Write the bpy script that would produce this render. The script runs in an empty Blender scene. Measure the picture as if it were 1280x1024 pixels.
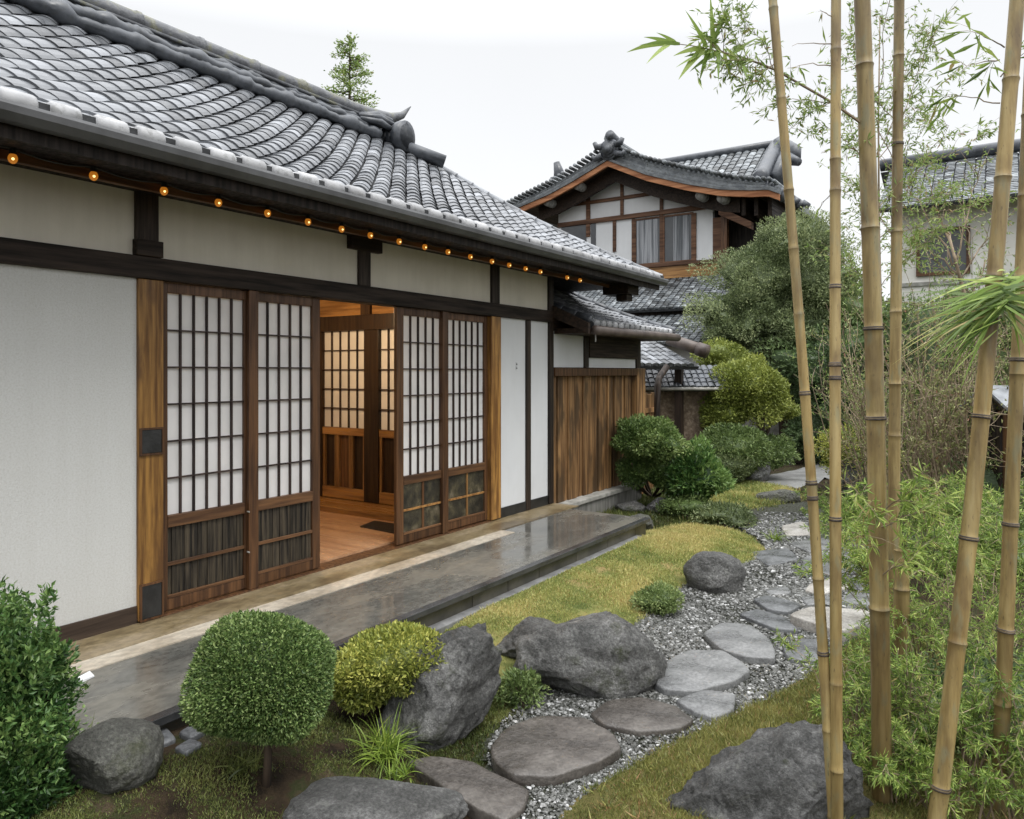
import bpy, bmesh, math, random
import numpy as np
from mathutils import Vector, noise as mnoise

# ------------------------------------------------------------------ camera, sky, sun, exposure
SC = bpy.context.scene
COL = SC.collection
H = 1.52                      # eye height above the foot of the house wall (z = 0)
TH = math.radians(33.7)       # the view is turned this far towards the house
F = 928.0                     # focal length in pixels of the 1280 px wide photograph
ST, CT = math.sin(TH), math.cos(TH)
cam_d = bpy.data.cameras.new('camera')
cam = bpy.data.objects.new('camera', cam_d)
COL.objects.link(cam)
cam.location = (0, 0, H)
cam.rotation_euler = (math.radians(90), 0, TH)
cam_d.sensor_width = 36.0
cam_d.lens = F / 1280 * 36.0
cam_d.shift_y = -47 / 1280
cam_d.clip_start = 0.05
cam_d.clip_end = 600
SC.camera = cam

W = bpy.data.worlds.new('World')
SC.world = W
W.use_nodes = True
nt = W.node_tree
nt.nodes.clear()
SUN_DIR = Vector((0.50, -0.15, 1.0)).normalized()
sky = nt.nodes.new('ShaderNodeTexSky')
sky.sky_type = 'NISHITA'
sky.sun_disc = False
sky.sun_elevation = math.asin(SUN_DIR.z)
sky.sun_rotation = math.atan2(SUN_DIR.x, SUN_DIR.y)
hsv = nt.nodes.new('ShaderNodeHueSaturation')
hsv.inputs['Saturation'].default_value = 0.12
nt.links.new(sky.outputs[0], hsv.inputs['Color'])
bg1 = nt.nodes.new('ShaderNodeBackground')
bg1.inputs['Strength'].default_value = 0.05
nt.links.new(hsv.outputs[0], bg1.inputs['Color'])
tc = nt.nodes.new('ShaderNodeTexCoord')
sep = nt.nodes.new('ShaderNodeSeparateXYZ')
nt.links.new(tc.outputs['Generated'], sep.inputs[0])
mr = nt.nodes.new('ShaderNodeMapRange')          # the cloud deck brightens towards the zenith
mr.inputs['From Min'].default_value = 0.40
mr.inputs['From Max'].default_value = 1.0
mr.inputs['To Min'].default_value = 0.63
mr.inputs['To Max'].default_value = 3.3
nt.links.new(sep.outputs['Z'], mr.inputs['Value'])
nz = nt.nodes.new('ShaderNodeTexNoise')
nz.inputs['Scale'].default_value = 2.2
nz.inputs['Detail'].default_value = 5
nt.links.new(tc.outputs['Generated'], nz.inputs['Vector'])
mrn = nt.nodes.new('ShaderNodeMapRange')
mrn.inputs['To Min'].default_value = 0.94
mrn.inputs['To Max'].default_value = 1.04
nt.links.new(nz.outputs['Fac'], mrn.inputs['Value'])
mul = nt.nodes.new('ShaderNodeMath')
mul.operation = 'MULTIPLY'
nt.links.new(mr.outputs[0], mul.inputs[0])
nt.links.new(mrn.outputs[0], mul.inputs[1])
bg2 = nt.nodes.new('ShaderNodeBackground')
bg2.inputs['Color'].default_value = (0.965, 0.98, 1.0, 1)
nt.links.new(mul.outputs[0], bg2.inputs['Strength'])
addn = nt.nodes.new('ShaderNodeAddShader')
nt.links.new(bg1.outputs[0], addn.inputs[0])
nt.links.new(bg2.outputs[0], addn.inputs[1])
wo = nt.nodes.new('ShaderNodeOutputWorld')
nt.links.new(addn.outputs[0], wo.inputs['Surface'])

sun_d = bpy.data.lights.new('sun', 'SUN')
sun_d.energy = 1.3
sun_d.angle = math.radians(25)
sun_d.color = (1.0, 0.97, 0.92)
sun = bpy.data.objects.new('sun', sun_d)
COL.objects.link(sun)
sun.location = (5, -3, 12)
sun.rotation_euler = SUN_DIR.to_track_quat('Z', 'Y').to_euler()

SC.view_settings.view_transform = 'Standard'
SC.view_settings.look = 'None'
SC.view_settings.exposure = 0.27
SC.view_settings.gamma = 1.0
try:
    SC.cycles.use_denoising = True
    SC.cycles.max_bounces = 6
    SC.cycles.transparent_max_bounces = 8
except Exception:
    pass

# ------------------------------------------------------------------ helpers
rng = np.random.default_rng(11)
random.seed(11)
GZ = -0.30                    # garden ground level

def ray(px, py):
    t, s = (px - 640) / F, (465 - py) / F
    return np.array((-ST + CT * t, CT + ST * t, s))
CAM = np.array((0, 0, H))
def ground(px, py, z=GZ):
    r = ray(px, py)
    return CAM + r * ((z - H) / r[2])
def sstep(x, a, b):
    t = np.clip((x - a) / (b - a), 0, 1)
    return t * t * (3 - 2 * t)
def gh(P):                    # the soil is banked up against the near end of the deck
    P = np.atleast_2d(P)
    near = .22 * sstep(P[:, 1], 3.3, 1.9) * sstep(P[:, 0], -2.1, -2.85)
    along = .112 * sstep(P[:, 0], -2.2, -3.0) * sstep(P[:, 1], 8.0, 6.8)
    return GZ + np.maximum(near, along)
def terrain(px, py):
    z = GZ
    for _ in range(8):
        g = ground(px, py, z)
        z = float(gh(g[:2])[0])
    return ground(px, py, z)
def on_x(px, py, a):          # on the vertical plane x = -a
    r = ray(px, py)
    return CAM + r * (-a / r[0])
def on_y(px, py, b):
    r = ray(px, py)
    return CAM + r * (b / r[1])
def at(px, py, d):            # at depth d metres along the view
    return CAM + ray(px, py) * d
def yw(px, a=4.4):
    return on_x(px, 465, a)[1]

ORIGIN = {}

class MB:
    """collects geometry and links it as one mesh object"""
    def __init__(self):
        self.v, self.t, self.n = [], [], 0
        self.loops, self.tot, self.mi = [], [], []
    def add(self, verts, faces, tint=0.5, mi=0):
        verts = np.asarray(verts, float).reshape(-1, 3)
        self.v.append(verts)
        tt = np.empty(len(verts))
        tt[:] = tint
        self.t.append(tt)
        for f in faces:
            self.loops.append(np.asarray(f, np.int64) + self.n)
            self.tot.append(np.array([len(f)]))
            self.mi.append(np.array([mi]))
        self.n += len(verts)
    def add_many(self, verts, faces, tint, mi=0):
        """faces: (m, k) array"""
        verts = np.asarray(verts, float).reshape(-1, 3)
        self.v.append(verts)
        tt = np.empty(len(verts))
        tt[:] = tint
        self.t.append(tt)
        faces = np.asarray(faces, np.int64)
        self.loops.append((faces + self.n).ravel())
        self.tot.append(np.full(len(faces), faces.shape[1]))
        self.mi.append(np.full(len(faces), mi))
        self.n += len(verts)
    def box(self, x0, x1, y0, y1, z0, z1, tint=None, mi=0):
        x0, x1 = min(x0, x1), max(x0, x1)
        y0, y1 = min(y0, y1), max(y0, y1)
        z0, z1 = min(z0, z1), max(z0, z1)
        v = [(x0, y0, z0), (x1, y0, z0), (x1, y1, z0), (x0, y1, z0), (x0, y0, z1), (x1, y0, z1), (x1, y1, z1), (x0, y1, z1)]
        f = [(3, 2, 1, 0), (4, 5, 6, 7), (0, 1, 5, 4), (1, 2, 6, 5), (2, 3, 7, 6), (3, 0, 4, 7)]
        self.add(v, f, random.random() if tint is None else tint, mi)
        return self
    def tube(self, pts, rad, n=8, tint=0.5, caps=True, mi=0, twist=0.0):
        pts = np.asarray(pts, float)
        m = len(pts)
        rad = np.broadcast_to(np.asarray(rad, float), (m,))
        tan = np.gradient(pts, axis=0)
        tan /= np.linalg.norm(tan, axis=1)[:, None] + 1e-12
        ref = np.array((0, 0, 1.0)) if abs(tan[0][2]) < 0.9 else np.array((1.0, 0, 0))
        a = np.cross(tan, ref)
        a /= np.linalg.norm(a, axis=1)[:, None] + 1e-12
        b = np.cross(tan, a)
        ang = np.linspace(0, 2 * math.pi, n, endpoint=False)
        ring = (a[:, None, :] * np.cos(ang)[None, :, None] + b[:, None, :] * np.sin(ang)[None, :, None]) * rad[:, None, None]
        v = (pts[:, None, :] + ring).reshape(-1, 3)
        i = np.arange(m - 1)[:, None] * n
        j = np.arange(n)[None, :]
        k = (j + 1) % n
        fq = np.stack([i + j, i + n + j, i + n + k, i + k], -1).reshape(-1, 4)
        start = self.n
        self.add_many(v, fq, tint, mi)
        if caps:
            self.loops += [np.arange(n) + start, np.arange(n)[::-1] + start + (m - 1) * n]
            self.tot += [np.array([n]), np.array([n])]
            self.mi += [np.array([mi]), np.array([mi])]
        return self
    def build(self, name, mats, parent=None, smooth=False, loc=None, bevel=0.0, smooth_angle=None):
        me = bpy.data.meshes.new(name)
        V = np.concatenate(self.v) if self.v else np.zeros((0, 3))
        if parent is not None:
            L = np.array(ORIGIN[parent.name])
        elif loc is not None:
            L = np.array(loc, float)
        else:
            L = np.zeros(3)
        V = V - L
        loops = np.concatenate(self.loops)
        tot = np.concatenate(self.tot)
        me.vertices.add(len(V))
        me.vertices.foreach_set('co', V.astype(np.float32).ravel())
        me.loops.add(len(loops))
        me.loops.foreach_set('vertex_index', loops.astype(np.int32))
        me.polygons.add(len(tot))
        st = np.concatenate([[0], np.cumsum(tot)[:-1]])
        me.polygons.foreach_set('loop_start', st.astype(np.int32))
        me.polygons.foreach_set('loop_total', tot.astype(np.int32))
        me.polygons.foreach_set('material_index', np.concatenate(self.mi).astype(np.int32))
        me.polygons.foreach_set('use_smooth', np.full(len(tot), bool(smooth)))
        at_ = me.attributes.new('tint', 'FLOAT', 'POINT')
        at_.data.foreach_set('value', np.concatenate(self.t).astype(np.float32))
        me.update(calc_edges=True)
        me.validate()
        for m in (mats if isinstance(mats, (list, tuple)) else [mats]):
            me.materials.append(m)
        o = bpy.data.objects.new(name, me)
        COL.objects.link(o)
        if parent is not None:
            o.parent = parent
        else:
            o.location = L
        ORIGIN[o.name] = tuple(L)
        if bevel:
            b = o.modifiers.new('bevel', 'BEVEL')
            b.width = bevel
            b.segments = 2
            b.limit_method = 'ANGLE'
        return o

def tag(o, label=None, cat=None, group=None, kind=None):
    if label: o['label'] = label
    if cat: o['category'] = cat
    if group: o['group'] = group
    if kind: o['kind'] = kind
    return o

def thing(name, loc, label, cat, group=None):
    o = bpy.data.objects.new(name, None)
    COL.objects.link(o)
    o.location = loc
    o.empty_display_size = 0.1
    ORIGIN[o.name] = tuple(float(c) for c in loc)
    return tag(o, label, cat, group)

def copy_thing(o, loc, label):
    c = o.copy()
    COL.objects.link(c)
    c.location = loc
    c['label'] = label
    ORIGIN[c.name] = tuple(loc)
    for ch in [x for x in SC.objects if x.parent == o]:
        d = ch.copy()
        COL.objects.link(d)
        d.parent = c
        for g in [x for x in SC.objects if x.parent == ch]:
            e = g.copy()
            COL.objects.link(e)
            e.parent = d
    return c

# ------------------------------------------------------------------ materials
def new_mat(name):
    m = bpy.data.materials.new(name)
    m.use_nodes = True
    n = m.node_tree
    bs = n.nodes['Principled BSDF']
    return m, n, bs

def ramp(n, src, stops):
    r = n.nodes.new('ShaderNodeValToRGB')
    e = r.color_ramp.elements
    while len(e) < len(stops):
        e.new(0.5)
    for k, (p, c) in enumerate(stops):
        e[k].position = p
        e[k].color = (*c, 1)
    n.links.new(src, r.inputs['Fac'])
    return r.outputs['Color']

def coords(n, scale=(1, 1, 1), world=False):
    t = n.nodes.new('ShaderNodeTexCoord')
    m = n.nodes.new('ShaderNodeMapping')
    m.inputs['Scale'].default_value = scale
    if world:
        g = n.nodes.new('ShaderNodeNewGeometry')
        n.links.new(g.outputs['Position'], m.inputs['Vector'])
    else:
        n.links.new(t.outputs['Object'], m.inputs['Vector'])
    return m.outputs['Vector']

def noise_tex(n, vec, scale, detail=4, rough=0.55):
    x = n.nodes.new('ShaderNodeTexNoise')
    x.inputs['Scale'].default_value = scale
    x.inputs['Detail'].default_value = detail
    x.inputs['Roughness'].default_value = rough
    n.links.new(vec, x.inputs['Vector'])
    m = n.nodes.new('ShaderNodeMapRange')       # noise gathers round one half: spread it
    m.inputs['From Min'].default_value = 0.22
    m.inputs['From Max'].default_value = 0.78
    n.links.new(x.outputs['Fac'], m.inputs['Value'])
    return m.outputs[0]

def bump(n, bs, src, strength, dist=0.01, prev=None):
    b = n.nodes.new('ShaderNodeBump')
    b.inputs['Strength'].default_value = strength
    b.inputs['Distance'].default_value = dist
    n.links.new(src, b.inputs['Height'])
    if prev is not None:
        n.links.new(prev, b.inputs['Normal'])
    n.links.new(b.outputs['Normal'], bs.inputs['Normal'])
    return b.outputs['Normal']

def mixc(n, fac, a, b, mode='MIX'):
    m = n.nodes.new('ShaderNodeMix')
    m.data_type = 'RGBA'
    m.blend_type = mode
    for src, inp in ((fac, m.inputs[0]), (a, m.inputs[6]), (b, m.inputs[7])):
        if isinstance(src, (int, float)):
            inp.default_value = src
        elif isinstance(src, tuple):
            inp.default_value = (*src, 1)
        else:
            n.links.new(src, inp)
    return m.outputs[2]

def attr(n, name='tint'):
    a = n.nodes.new('ShaderNodeAttribute')
    a.attribute_name = name
    return a.outputs['Fac']

def maprange(n, src, a, b, c, d):
    m = n.nodes.new('ShaderNodeMapRange')
    for k, v in zip(('From Min', 'From Max', 'To Min', 'To Max'), (a, b, c, d)):
        m.inputs[k].default_value = v
    n.links.new(src, m.inputs['Value'])
    return m.outputs[0]

def mottled(name, stops, scale=6, rough=0.7, bump_s=0.3, bump_scale=40, bump_d=0.01, rough2=None, spec=0.5, stretch=(1, 1, 1), world=False, tint_amt=0.0, detail=6):
    m, n, bs = new_mat(name)
    v = coords(n, stretch, world)
    f = noise_tex(n, v, scale, detail, 0.6)
    c = ramp(n, f, stops)
    if tint_amt:
        c = mixc(n, 1.0, c, ramp(n, attr(n), [(0, (1 - tint_amt,) * 3), (1, (1 + tint_amt * .6,) * 3)]), 'MULTIPLY')
    n.links.new(c, bs.inputs['Base Color'])
    if rough2 is not None:
        n.links.new(maprange(n, noise_tex(n, v, scale * 0.7, 3), 0.35, 0.65, rough, rough2), bs.inputs['Roughness'])
    else:
        bs.inputs['Roughness'].default_value = rough
    bs.inputs['Specular IOR Level'].default_value = spec
    if bump_s:
        bump(n, bs, noise_tex(n, v, bump_scale, 5, 0.65), bump_s, bump_d)
    return m

def streaks(m, amt=0.10):
    n = m.node_tree
    bs = n.nodes['Principled BSDF']
    src = bs.inputs['Base Color'].links[0].from_socket
    f = noise_tex(n, coords(n, (5, 5, 0.35)), 2.2, 6, 0.6)
    g = noise_tex(n, coords(n, (1, 1, 1)), 1.1, 5, 0.6)
    c = mixc(n, maprange(n, f, 0.35, 0.9, 0, amt), src, (0.30, 0.28, 0.23))
    c = mixc(n, maprange(n, g, 0.45, 0.9, 0, amt * 1.2), c, (0.38, 0.365, 0.32))
    n.links.new(c, bs.inputs['Base Color'])

def wood(name, dark, light, axis='z', scale=1.0, rough=0.5, tint_amt=0.25, stain=None):
    st = {'x': (1.2, 22, 22), 'y': (22, 1.2, 22), 'z': (22, 22, 1.2)}[axis]
    m, n, bs = new_mat(name)
    v = coords(n, tuple(s * scale for s in st))
    f = noise_tex(n, v, 1.6, 6, 0.62)
    c = ramp(n, f, [(0.30, dark), (0.52, tuple((a + b) / 2 for a, b in zip(dark, light))), (0.72, light)])
    c = mixc(n, 1.0, c, ramp(n, attr(n), [(0, (1 - tint_amt,) * 3), (1, (1 + tint_amt,) * 3)]), 'MULTIPLY')
    if stain:
        s = noise_tex(n, coords(n, (3, 3, 0.9)), 1.6, 5)
        c = mixc(n, maprange(n, s, 0.48, 0.66, 0, 0.85), c, stain)
    n.links.new(c, bs.inputs['Base Color'])
    n.links.new(maprange(n, f, 0.3, 0.7, rough + .12, rough - .08), bs.inputs['Roughness'])
    bs.inputs['Specular IOR Level'].default_value = 0.3
    bump(n, bs, f, 0.25, 0.004)
    return m

def leaf_mat(name, dark, mid, light, trans=0.22, rough=0.45, dry=None):
    m, n, bs = new_mat(name)
    st = [(0.0, dark), (0.5, mid), (1.0, light)]
    if dry: st = [(0.0, dark), (0.45, mid), (0.9, light), (1.0, dry)]
    c = ramp(n, attr(n), st)
    n.links.new(c, bs.inputs['Base Color'])
    bs.inputs['Roughness'].default_value = rough
    bs.inputs['Specular IOR Level'].default_value = 0.35
    tr = n.nodes.new('ShaderNodeBsdfTranslucent')
    n.links.new(c, tr.inputs['Color'])
    mx = n.nodes.new('ShaderNodeMixShader')
    mx.inputs['Fac'].default_value = trans
    out = n.nodes['Material Output']
    n.links.new(bs.outputs[0], mx.inputs[1])
    n.links.new(tr.outputs[0], mx.inputs[2])
    n.links.new(mx.outputs[0], out.inputs['Surface'])
    return m

M = {}
M['plaster'] = mottled('plaster', [(0.2, (0.49, 0.485, 0.46)), (0.5, (0.545, 0.545, 0.525)), (0.8, (0.575, 0.578, 0.565))], 95, 0.92, 0.35, 170, 0.005, spec=0.15, detail=9)
M['plaster_upper'] = mottled('plaster_upper', [(0.3, (0.66, 0.62, 0.53)), (0.7, (0.72, 0.68, 0.59))], 2.0, 0.9, 0.2, 150, 0.004, spec=0.2)
M['white_panel'] = mottled('white_panel', [(0.3, (0.60, 0.61, 0.62)), (0.7, (0.64, 0.65, 0.66))], 1.5, 0.75, 0.05, 80, 0.003, spec=0.3)
M['dark_wood'] = wood('dark_wood', (0.009, 0.0055, 0.0035), (0.034, 0.019, 0.010), 'y', 0.8, 0.62)
M['dark_wood_post'] = wood('dark_wood_post', (0.012, 0.008, 0.006), (0.038, 0.025, 0.017), 'z', 0.8, 0.55)
M['frame_wood'] = wood('frame_wood', (0.045, 0.021, 0.010), (0.115, 0.055, 0.024), 'z', 0.9, 0.42)
M['rail_wood'] = wood('rail_wood', (0.060, 0.028, 0.013), (0.15, 0.075, 0.034), 'y', 0.9, 0.45)
M['post_wood'] = wood('post_wood', (0.13, 0.058, 0.016), (0.38, 0.20, 0.055), 'z', 0.8, 0.40, stain=(0.09, 0.042, 0.016))
M['lattice_wood'] = wood('lattice_wood', (0.018, 0.011, 0.010), (0.05, 0.032, 0.026), 'z', 1.0, 0.5)
M['fence_wood'] = wood('fence_wood', (0.085, 0.042, 0.016), (0.31, 0.175, 0.075), 'z', 0.55, 0.6, 0.32, stain=(0.062, 0.038, 0.019))
M['warm_wood'] = wood('warm_wood', (0.095, 0.046, 0.016), (0.22, 0.12, 0.045), 'z', 0.7, 0.35)
M['warm_wood_x'] = wood('warm_wood_x', (0.15, 0.070, 0.022), (0.34, 0.18, 0.062), 'x', 0.6, 0.3)
M['floor_wood'] = wood('floor_wood', (0.30, 0.16, 0.085), (0.48, 0.29, 0.165), 'x', 0.35, 0.28)
M['interior_dark'] = wood('interior_dark', (0.014, 0.007, 0.004), (0.036, 0.019, 0.009), 'z', 0.8, 0.4)
M['gable_wood'] = wood('gable_wood', (0.06, 0.028, 0.015), (0.15, 0.075, 0.04), 'x', 0.5, 0.6)
M['barge_wood'] = wood('barge_wood', (0.20, 0.075, 0.03), (0.42, 0.19, 0.085), 'x', 0.3, 0.55)
M['bark_board'] = wood('bark_board', (0.010, 0.008, 0.006), (0.070, 0.055, 0.036), 'z', 1.3, 0.65, 0.4)
M['moss_board'] = mottled('moss_board', [(0.28, (0.012, 0.010, 0.006)), (0.5, (0.034, 0.029, 0.018)), (0.66, (0.062, 0.052, 0.028)), (0.85, (0.14, 0.115, 0.075))], 7, 0.45, 0.4, 30, 0.01, spec=0.5)
M['paper'] = None
m, n, bs = new_mat('paper')
c = ramp(n, noise_tex(n, coords(n, (1, 1, 1)), 3.0, 5), [(0.3, (0.74, 0.73, 0.72)), (0.7, (0.81, 0.80, 0.79))])
n.links.new(c, bs.inputs['Base Color'])
bs.inputs['Roughness'].default_value = 0.85
bs.inputs['Specular IOR Level'].default_value = 0.15
tr = n.nodes.new('ShaderNodeBsdfTranslucent')
n.links.new(c, tr.inputs['Color'])
mx = n.nodes.new('ShaderNodeMixShader')
mx.inputs['Fac'].default_value = 0.25
n.links.new(bs.outputs[0], mx.inputs[1])
n.links.new(tr.outputs[0], mx.inputs[2])
n.links.new(mx.outputs[0], n.nodes['Material Output'].inputs['Surface'])
M['paper'] = m

def tile_mat(name, base, hi, rough=0.32, tint_amt=0.35, lich=0.3):
    m, n, bs = new_mat(name)
    v = coords(n)
    f = noise_tex(n, v, 5, 6, 0.65)
    c = ramp(n, f, [(0.3, base), (0.7, hi)])
    c = mixc(n, 1.0, c, ramp(n, attr(n), [(0, (1 - tint_amt,) * 3), (1, (1 + tint_amt,) * 3)]), 'MULTIPLY')
    s = noise_tex(n, v, 17, 5, 0.7)
    c = mixc(n, maprange(n, s, 0.56, 0.72, 0, lich), c, (0.055, 0.055, 0.045))
    n.links.new(c, bs.inputs['Base Color'])
    n.links.new(maprange(n, f, 0.3, 0.7, rough - .1, rough + .15), bs.inputs['Roughness'])
    bs.inputs['Specular IOR Level'].default_value = 0.5
    bump(n, bs, noise_tex(n, v, 30, 4), 0.15, 0.004)
    return m
M['tile'] = tile_mat('tile', (0.105, 0.112, 0.124), (0.185, 0.194, 0.208), 0.36, 0.55, 0.15)
M['tile_far'] = tile_mat('tile_far', (0.08, 0.09, 0.10), (0.20, 0.215, 0.225), 0.5, 0.7, 0.6)
M['tile_end'] = tile_mat('tile_end', (0.24, 0.243, 0.25), (0.36, 0.363, 0.37), 0.45, 0.35, 0.4)
M['tile_dark'] = tile_mat('tile_dark', (0.035, 0.04, 0.048), (0.09, 0.098, 0.112), 0.4, 0.3, 0.3)
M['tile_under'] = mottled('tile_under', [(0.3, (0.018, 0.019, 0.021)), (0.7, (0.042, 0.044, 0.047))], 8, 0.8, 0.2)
M['ridge_moss'] = mottled('ridge_moss', [(0.3, (0.045, 0.048, 0.055)), (0.52, (0.10, 0.105, 0.115)), (0.66, (0.11, 0.11, 0.07)), (0.8, (0.20, 0.20, 0.17))], 4.5, 0.5, 0.4, 30)
M['gutter'] = mottled('gutter', [(0.3, (0.06, 0.061, 0.063)), (0.7, (0.10, 0.102, 0.106))], 3, 0.38, 0.05, 30)
M['gutter_brown'] = mottled('gutter_brown', [(0.3, (0.055, 0.04, 0.034)), (0.7, (0.11, 0.085, 0.072))], 4, 0.5, 0.1, 30)
M['drum_brown'] = mottled('drum_brown', [(0.3, (0.13, 0.09, 0.07)), (0.7, (0.22, 0.16, 0.13))], 6, 0.7, 0.2, 30)
M['black_plate'] = mottled('black_plate', [(0.3, (0.010, 0.010, 0.010)), (0.7, (0.022, 0.022, 0.022))], 10, 0.4, 0.1, 60)
M['clay'] = mottled('clay', [(0.25, (0.12, 0.085, 0.058)), (0.55, (0.22, 0.165, 0.115)), (0.8, (0.34, 0.27, 0.20))], 16, 0.9, 0.6, 60, 0.01)
M['concrete'] = mottled('concrete', [(0.3, (0.12, 0.115, 0.105)), (0.7, (0.25, 0.245, 0.225))], 3.5, 0.7, 0.3, 50, 0.006, stretch=(4, 4, 0.5))
M['coping'] = mottled('coping', [(0.3, (0.24, 0.235, 0.21)), (0.7, (0.40, 0.39, 0.36))], 7, 0.75, 0.3, 50, 0.006)
M['bamboo_node'] = mottled('bamboo_node', [(0.3, (0.025, 0.018, 0.014)), (0.6, (0.06, 0.045, 0.035)), (0.8, (0.16, 0.125, 0.09))], 14, 0.6, 0.3, 60)
M['trunk'] = wood('trunk', (0.022, 0.015, 0.010), (0.085, 0.060, 0.042), 'z', 0.6, 0.8)
M['twig'] = mottled('twig', [(0.3, (0.15, 0.11, 0.07)), (0.7, (0.36, 0.28, 0.19))], 5, 0.8, 0.1, 60, tint_amt=0.4)
M['soil'] = mottled('soil', [(0.28, (0.018, 0.012, 0.007)), (0.5, (0.050, 0.034, 0.019)), (0.62, (0.036, 0.042, 0.014)), (0.8, (0.085, 0.062, 0.038))], 5, 0.95, 0.8, 60, 0.03, world=True, spec=0.2)
M['lawn_base'] = mottled('lawn_base', [(0.3, (0.085, 0.105, 0.032)), (0.5, (0.19, 0.19, 0.065)), (0.8, (0.30, 0.22, 0.10))], 3, 0.95, 0.6, 90, 0.02, world=True, spec=0.1)
M['gravel_bed'] = mottled('gravel_bed', [(0.3, (0.020, 0.023, 0.012)), (0.52, (0.045, 0.048, 0.032)), (0.8, (0.11, 0.11, 0.10))], 38, 0.8, 0.8, 70, 0.02, world=True, spec=0.3)
M['far_path'] = mottled('far_path', [(0.3, (0.15, 0.15, 0.145)), (0.7, (0.25, 0.25, 0.245))], 3, 0.5, 0.4, 40, 0.01, world=True)

# wet stone deck: mottled, glossy where the water stands
def deck_mat(name, stops, r0, r1, scale=1.3):
    m, n, bs = new_mat(name)
    v = coords(n, (1.4, 0.7, 1), True)
    f = noise_tex(n, v, scale, 7, 0.62)
    g = noise_tex(n, coords(n, (9, 5, 9), True), 3, 6, 0.7)
    c = ramp(n, f, stops)
    c = mixc(n, 0.35, c, ramp(n, g, [(0.3, (0.35,) * 3), (0.7, (1.5,) * 3)]), 'MULTIPLY')
    n.links.new(c, bs.inputs['Base Color'])
    n.links.new(maprange(n, f, 0.4, 0.62, r0, r1), bs.inputs['Roughness'])
    bs.inputs['Specular IOR Level'].default_value = 0.6
    bump(n, bs, g, 0.06, 0.004)
    return m
M['deck'] = deck_mat('deck', [(0.15, (0.060, 0.061, 0.057)), (0.45, (0.108, 0.106, 0.095)), (0.7, (0.155, 0.145, 0.122)), (0.95, (0.21, 0.178, 0.13))], 0.05, 0.34)
M['deck_earth'] = deck_mat('deck_earth', [(0.30, (0.12, 0.088, 0.048)), (0.5, (0.20, 0.155, 0.085)), (0.72, (0.27, 0.215, 0.14))], 0.35, 0.5, 2.2)
M['deck_pale'] = deck_mat('deck_pale', [(0.30, (0.33, 0.28, 0.21)), (0.5, (0.43, 0.375, 0.30)), (0.72, (0.50, 0.45, 0.37))], 0.4, 0.5, 2.2)
M['deck_edge'] = mottled('deck_edge', [(0.3, (0.025, 0.026, 0.027)), (0.7, (0.055, 0.056, 0.058))], 4, 0.25, 0.05, 30)
M['deck_fascia'] = mottled('deck_fascia', [(0.3, (0.045, 0.042, 0.034)), (0.7, (0.10, 0.092, 0.07))], 3, 0.3, 0.1, 30, tint_amt=0.3)

def rock_mat(name, stops, moss=(0.035, 0.042, 0.012), moss_lo=0.66, moss_hi=0.8, scale=3.0, rough=0.6, moss_amt=0.9):
    m, n, bs = new_mat(name)
    v = coords(n)
    f = noise_tex(n, v, scale, 9, 0.74)
    c = ramp(n, f, stops)
    sp = noise_tex(n, v, 62, 4, 0.8)
    c = mixc(n, 0.9, c, ramp(n, sp, [(0.15, (0.35,) * 3), (0.5, (1.0,) * 3), (0.85, (1.9,) * 3)]), 'MULTIPLY')
    wet = noise_tex(n, coords(n, (1, 1, 1.6)), 2.3, 5, 0.6)
    c = mixc(n, maprange(n, wet, 0.58, 0.82, 0, 0.5), c, mixc(n, sp, (0.022, 0.022, 0.020), (0.07, 0.068, 0.062)))
    li = noise_tex(n, v, 11, 4, 0.6)
    c = mixc(n, maprange(n, li, 0.74, 0.86, 0, 0.6), c, (0.34, 0.345, 0.315))
    mo = noise_tex(n, v, 3.6, 6, 0.7)
    c = mixc(n, maprange(n, mo, moss_lo, moss_hi, 0, moss_amt), c, mixc(n, sp, moss, tuple(x * 2.2 for x in moss)))
    n.links.new(c, bs.inputs['Base Color'])
    bs.inputs['Roughness'].default_value = rough
    b1 = bump(n, bs, noise_tex(n, v, 7, 9, 0.76), 1.0, 0.09)
    bump(n, bs, sp, 0.35, 0.006, b1)
    return m
GREY = [(0.16, (0.040, 0.040, 0.037)), (0.42, (0.128, 0.127, 0.121)), (0.62, (0.26, 0.258, 0.247)), (0.85, (0.46, 0.455, 0.44))]
M['rock'] = rock_mat('rock', GREY, moss_lo=0.60, moss_hi=0.80)
M['rock_clean'] = rock_mat('rock_clean', [(0.2, (0.060, 0.060, 0.057)), (0.5, (0.155, 0.154, 0.148)), (0.8, (0.33, 0.328, 0.318))], moss_lo=0.8, moss_hi=1.0)
M['rock_moss'] = rock_mat('rock_moss', [(0.25, (0.08, 0.08, 0.068)), (0.5, (0.16, 0.16, 0.14)), (0.78, (0.27, 0.27, 0.24))], moss=(0.07, 0.078, 0.03), moss_lo=0.5, moss_hi=0.75, moss_amt=.7)
M['rock_dark'] = rock_mat('rock_dark', [(0.2, (0.038, 0.038, 0.036)), (0.5, (0.13, 0.13, 0.126)), (0.8, (0.34, 0.338, 0.33))], moss_lo=0.62, moss_hi=0.76)
M['rock_pale'] = rock_mat('rock_pale', [(0.28, (0.10, 0.10, 0.10)), (0.5, (0.24, 0.24, 0.24)), (0.72, (0.42, 0.42, 0.42))], moss_lo=0.58, moss_hi=0.75)

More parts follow.
